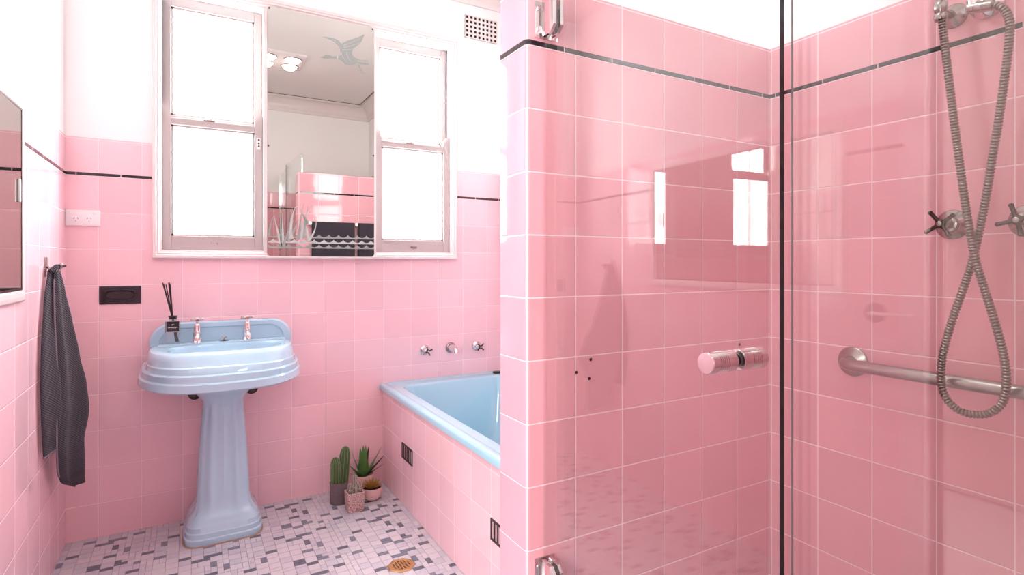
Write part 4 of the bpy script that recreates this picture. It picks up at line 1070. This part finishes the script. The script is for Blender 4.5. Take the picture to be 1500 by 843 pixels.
# toilet roll holder mirrored in the shower panel
TR = thing('paper_holder', 'small paper holder with pale bar on the left wall, mirrored in shower panel', 'paper holder', (0, -1.93, 0.98))
mb = MB(); mb.lathe([(0.034, 0), (0.034, 0.005), (0.028, 0.008)], (0.0005, -1.895, 0.985), (1, 0, 0), n=8); mb.build('back_plate', M['bronze'], TR)
mb = MB(); mb.tube([(0.006, -1.895, 0.985), (0.035, -1.895, 0.985), (0.043, -1.900, 0.985), (0.045, -1.910, 0.985), (0.045, -1.975, 0.985), (0.045, -2.03, 0.985)], 0.0055, n=12); mb.build('bar', M['white_plastic'], TR)

# ------------------------------------------------------------------ towels and rail behind the dividing wall (seen in the mirror)
RL = thing('towel_rail', 'white bracketed towel rail above the bath, mirrored below the etched duck', 'towel rail', (1.55, YP1, 1.44))
mb = MB(); mb.tube([(1.20, YP1 + 0.045, 1.445), (1.98, YP1 + 0.045, 1.445)], 0.006, n=14); mb.build('rail', M['chrome'], RL)
for x in (1.215, 1.56, 1.965):
    mb = MB(); mb.box(x - 0.011, x + 0.011, YP1, YP1 + 0.058, 1.432, 1.458, bev=0.003); mb.build('bracket', M['white_plastic'], RL)
for x0, x1, lab in ((1.232, 1.545, 'charcoal bath towel on the rail over the bath, left one in the mirror'), (1.577, 1.945, 'charcoal bath towel on the rail over the bath, right one in the mirror')):
    mb = MB(); rows = []
    prof = [(0.062, 0.95), (0.064, 1.15), (0.062, 1.35), (0.058, 1.44), (0.052, 1.4545), (0.045, 1.4565), (0.038, 1.4545), (0.033, 1.44), (0.028, 1.30), (0.026, 1.05)]
    for (dy_, z) in prof: rows.append([(x0 + (x1 - x0) * i / 20, YP1 + dy_ + 0.002 * math.sin(i * 1.3 + z * 5), z) for i in range(21)])
    mb.loops(rows, closed=False)
    tag(mb.build('bath_towel', M['towel'], solid=0.004), lab, 'towel', 'bath towels on the rail')

# ------------------------------------------------------------------ ceiling heater with four lamps
CH = thing('ceiling_heater', 'white rectangular ceiling heater with four round lamps', 'ceiling light', (1.04, -1.905, ZC))
hx0, hx1, hy0, hy1 = 0.86, 1.225, -2.085, -1.725
mb = MB()
R_ = lambda d, z: rrect(hx0 + d, hx1 - d, hy0 + d, hy1 - d, 0.012, z, 4)
mb.loops([R_(0, ZC), R_(0, ZC - 0.014), R_(0.004, ZC - 0.018), R_(0.02, ZC - 0.020)], True, False, True); mb.build('plate', M['gloss_white'], CH)
m, nt, out = new_mat('heater lamp glass'); e = nt.nodes.new('ShaderNodeEmission'); e.inputs['Color'].default_value = (1, 0.96, 0.92, 1); e.inputs['Strength'].default_value = 30.0
nt.links.new(e.outputs[0], out.inputs[0]); M['lamp'] = m
for (x, y) in ((0.955, -1.82), (1.135, -1.82), (0.955, -1.99), (1.135, -1.99)):
    mb = MB(); mb.lathe([(0.070, 0), (0.070, 0.006), (0.062, 0.010), (0.058, 0.006), (0.052, 0.0)], (x, y, ZC - 0.019), (0, 0, -1), n=32); rg = mb.build('lamp_ring', M['chrome'], CH)
    mb = MB(); mb.lathe([(0.054, 0), (0.050, 0.014), (0.036, 0.026), (0.014, 0.032), (0.001, 0.033)], (x, y, ZC - 0.0195), (0, 0, -1), n=28); mb.build('lamp_bulb', M['lamp'], rg)

# ------------------------------------------------------------------ light
def area(name, loc, rot, sx, sy, power, color):
    l = bpy.data.lights.new(name, 'AREA'); l.shape = 'RECTANGLE'; l.size = sx; l.size_y = sy; l.energy = power; l.color = color
    o = bpy.data.objects.new(name, l); COL.objects.link(o); o.location = loc; o.rotation_euler = rot; return o
# daylight from the hall window, coming in through the open doorway
area('hall_window_light', (-1.30, -3.35, 1.55), (PI / 2, 0, math.radians(-62)), 0.9, 1.5, 72, (1.0, 0.985, 0.97))
area('hall_fill', (-0.75, -2.4, 2.70), (0, 0, 0), 0.4, 0.4, 8, (1.0, 0.97, 0.94))  # added fill light through the doorway, no known ceiling lamp in the hall

w = bpy.data.worlds.new('sky'); S.world = w; w.use_nodes = True
w.node_tree.nodes['Background'].inputs[0].default_value = (0.9, 0.95, 1.0, 1); w.node_tree.nodes['Background'].inputs[1].default_value = 1.0

# ------------------------------------------------------------------ camera
cam = bpy.data.cameras.new('camera'); co = bpy.data.objects.new('camera', cam); COL.objects.link(co)
co.location = (0.4470, -2.8933, 1.1473)
co.rotation_euler = (PI / 2, 0, -0.5193)
cam.sensor_width = 36; cam.lens = 821.5 / 1500 * 36
cam.shift_y = -(421.5 - 385.46) / 1500
cam.clip_start = 0.02
S.camera = co

S.render.engine = 'CYCLES'
S.view_settings.view_transform = 'Standard'; S.view_settings.look = 'None'; S.view_settings.gamma = 1; S.view_settings.use_curve_mapping = False
S.view_settings.exposure = 0.63
cy = S.cycles
cy.max_bounces = 14; cy.diffuse_bounces = 7; cy.glossy_bounces = 8; cy.transparent_max_bounces = 16; cy.transmission_bounces = 8
cy.use_denoising = True
try: cy.denoiser = 'OPENIMAGEDENOISE'
except Exception: pass
cy.sample_clamp_indirect = 12; cy.caustics_reflective = True
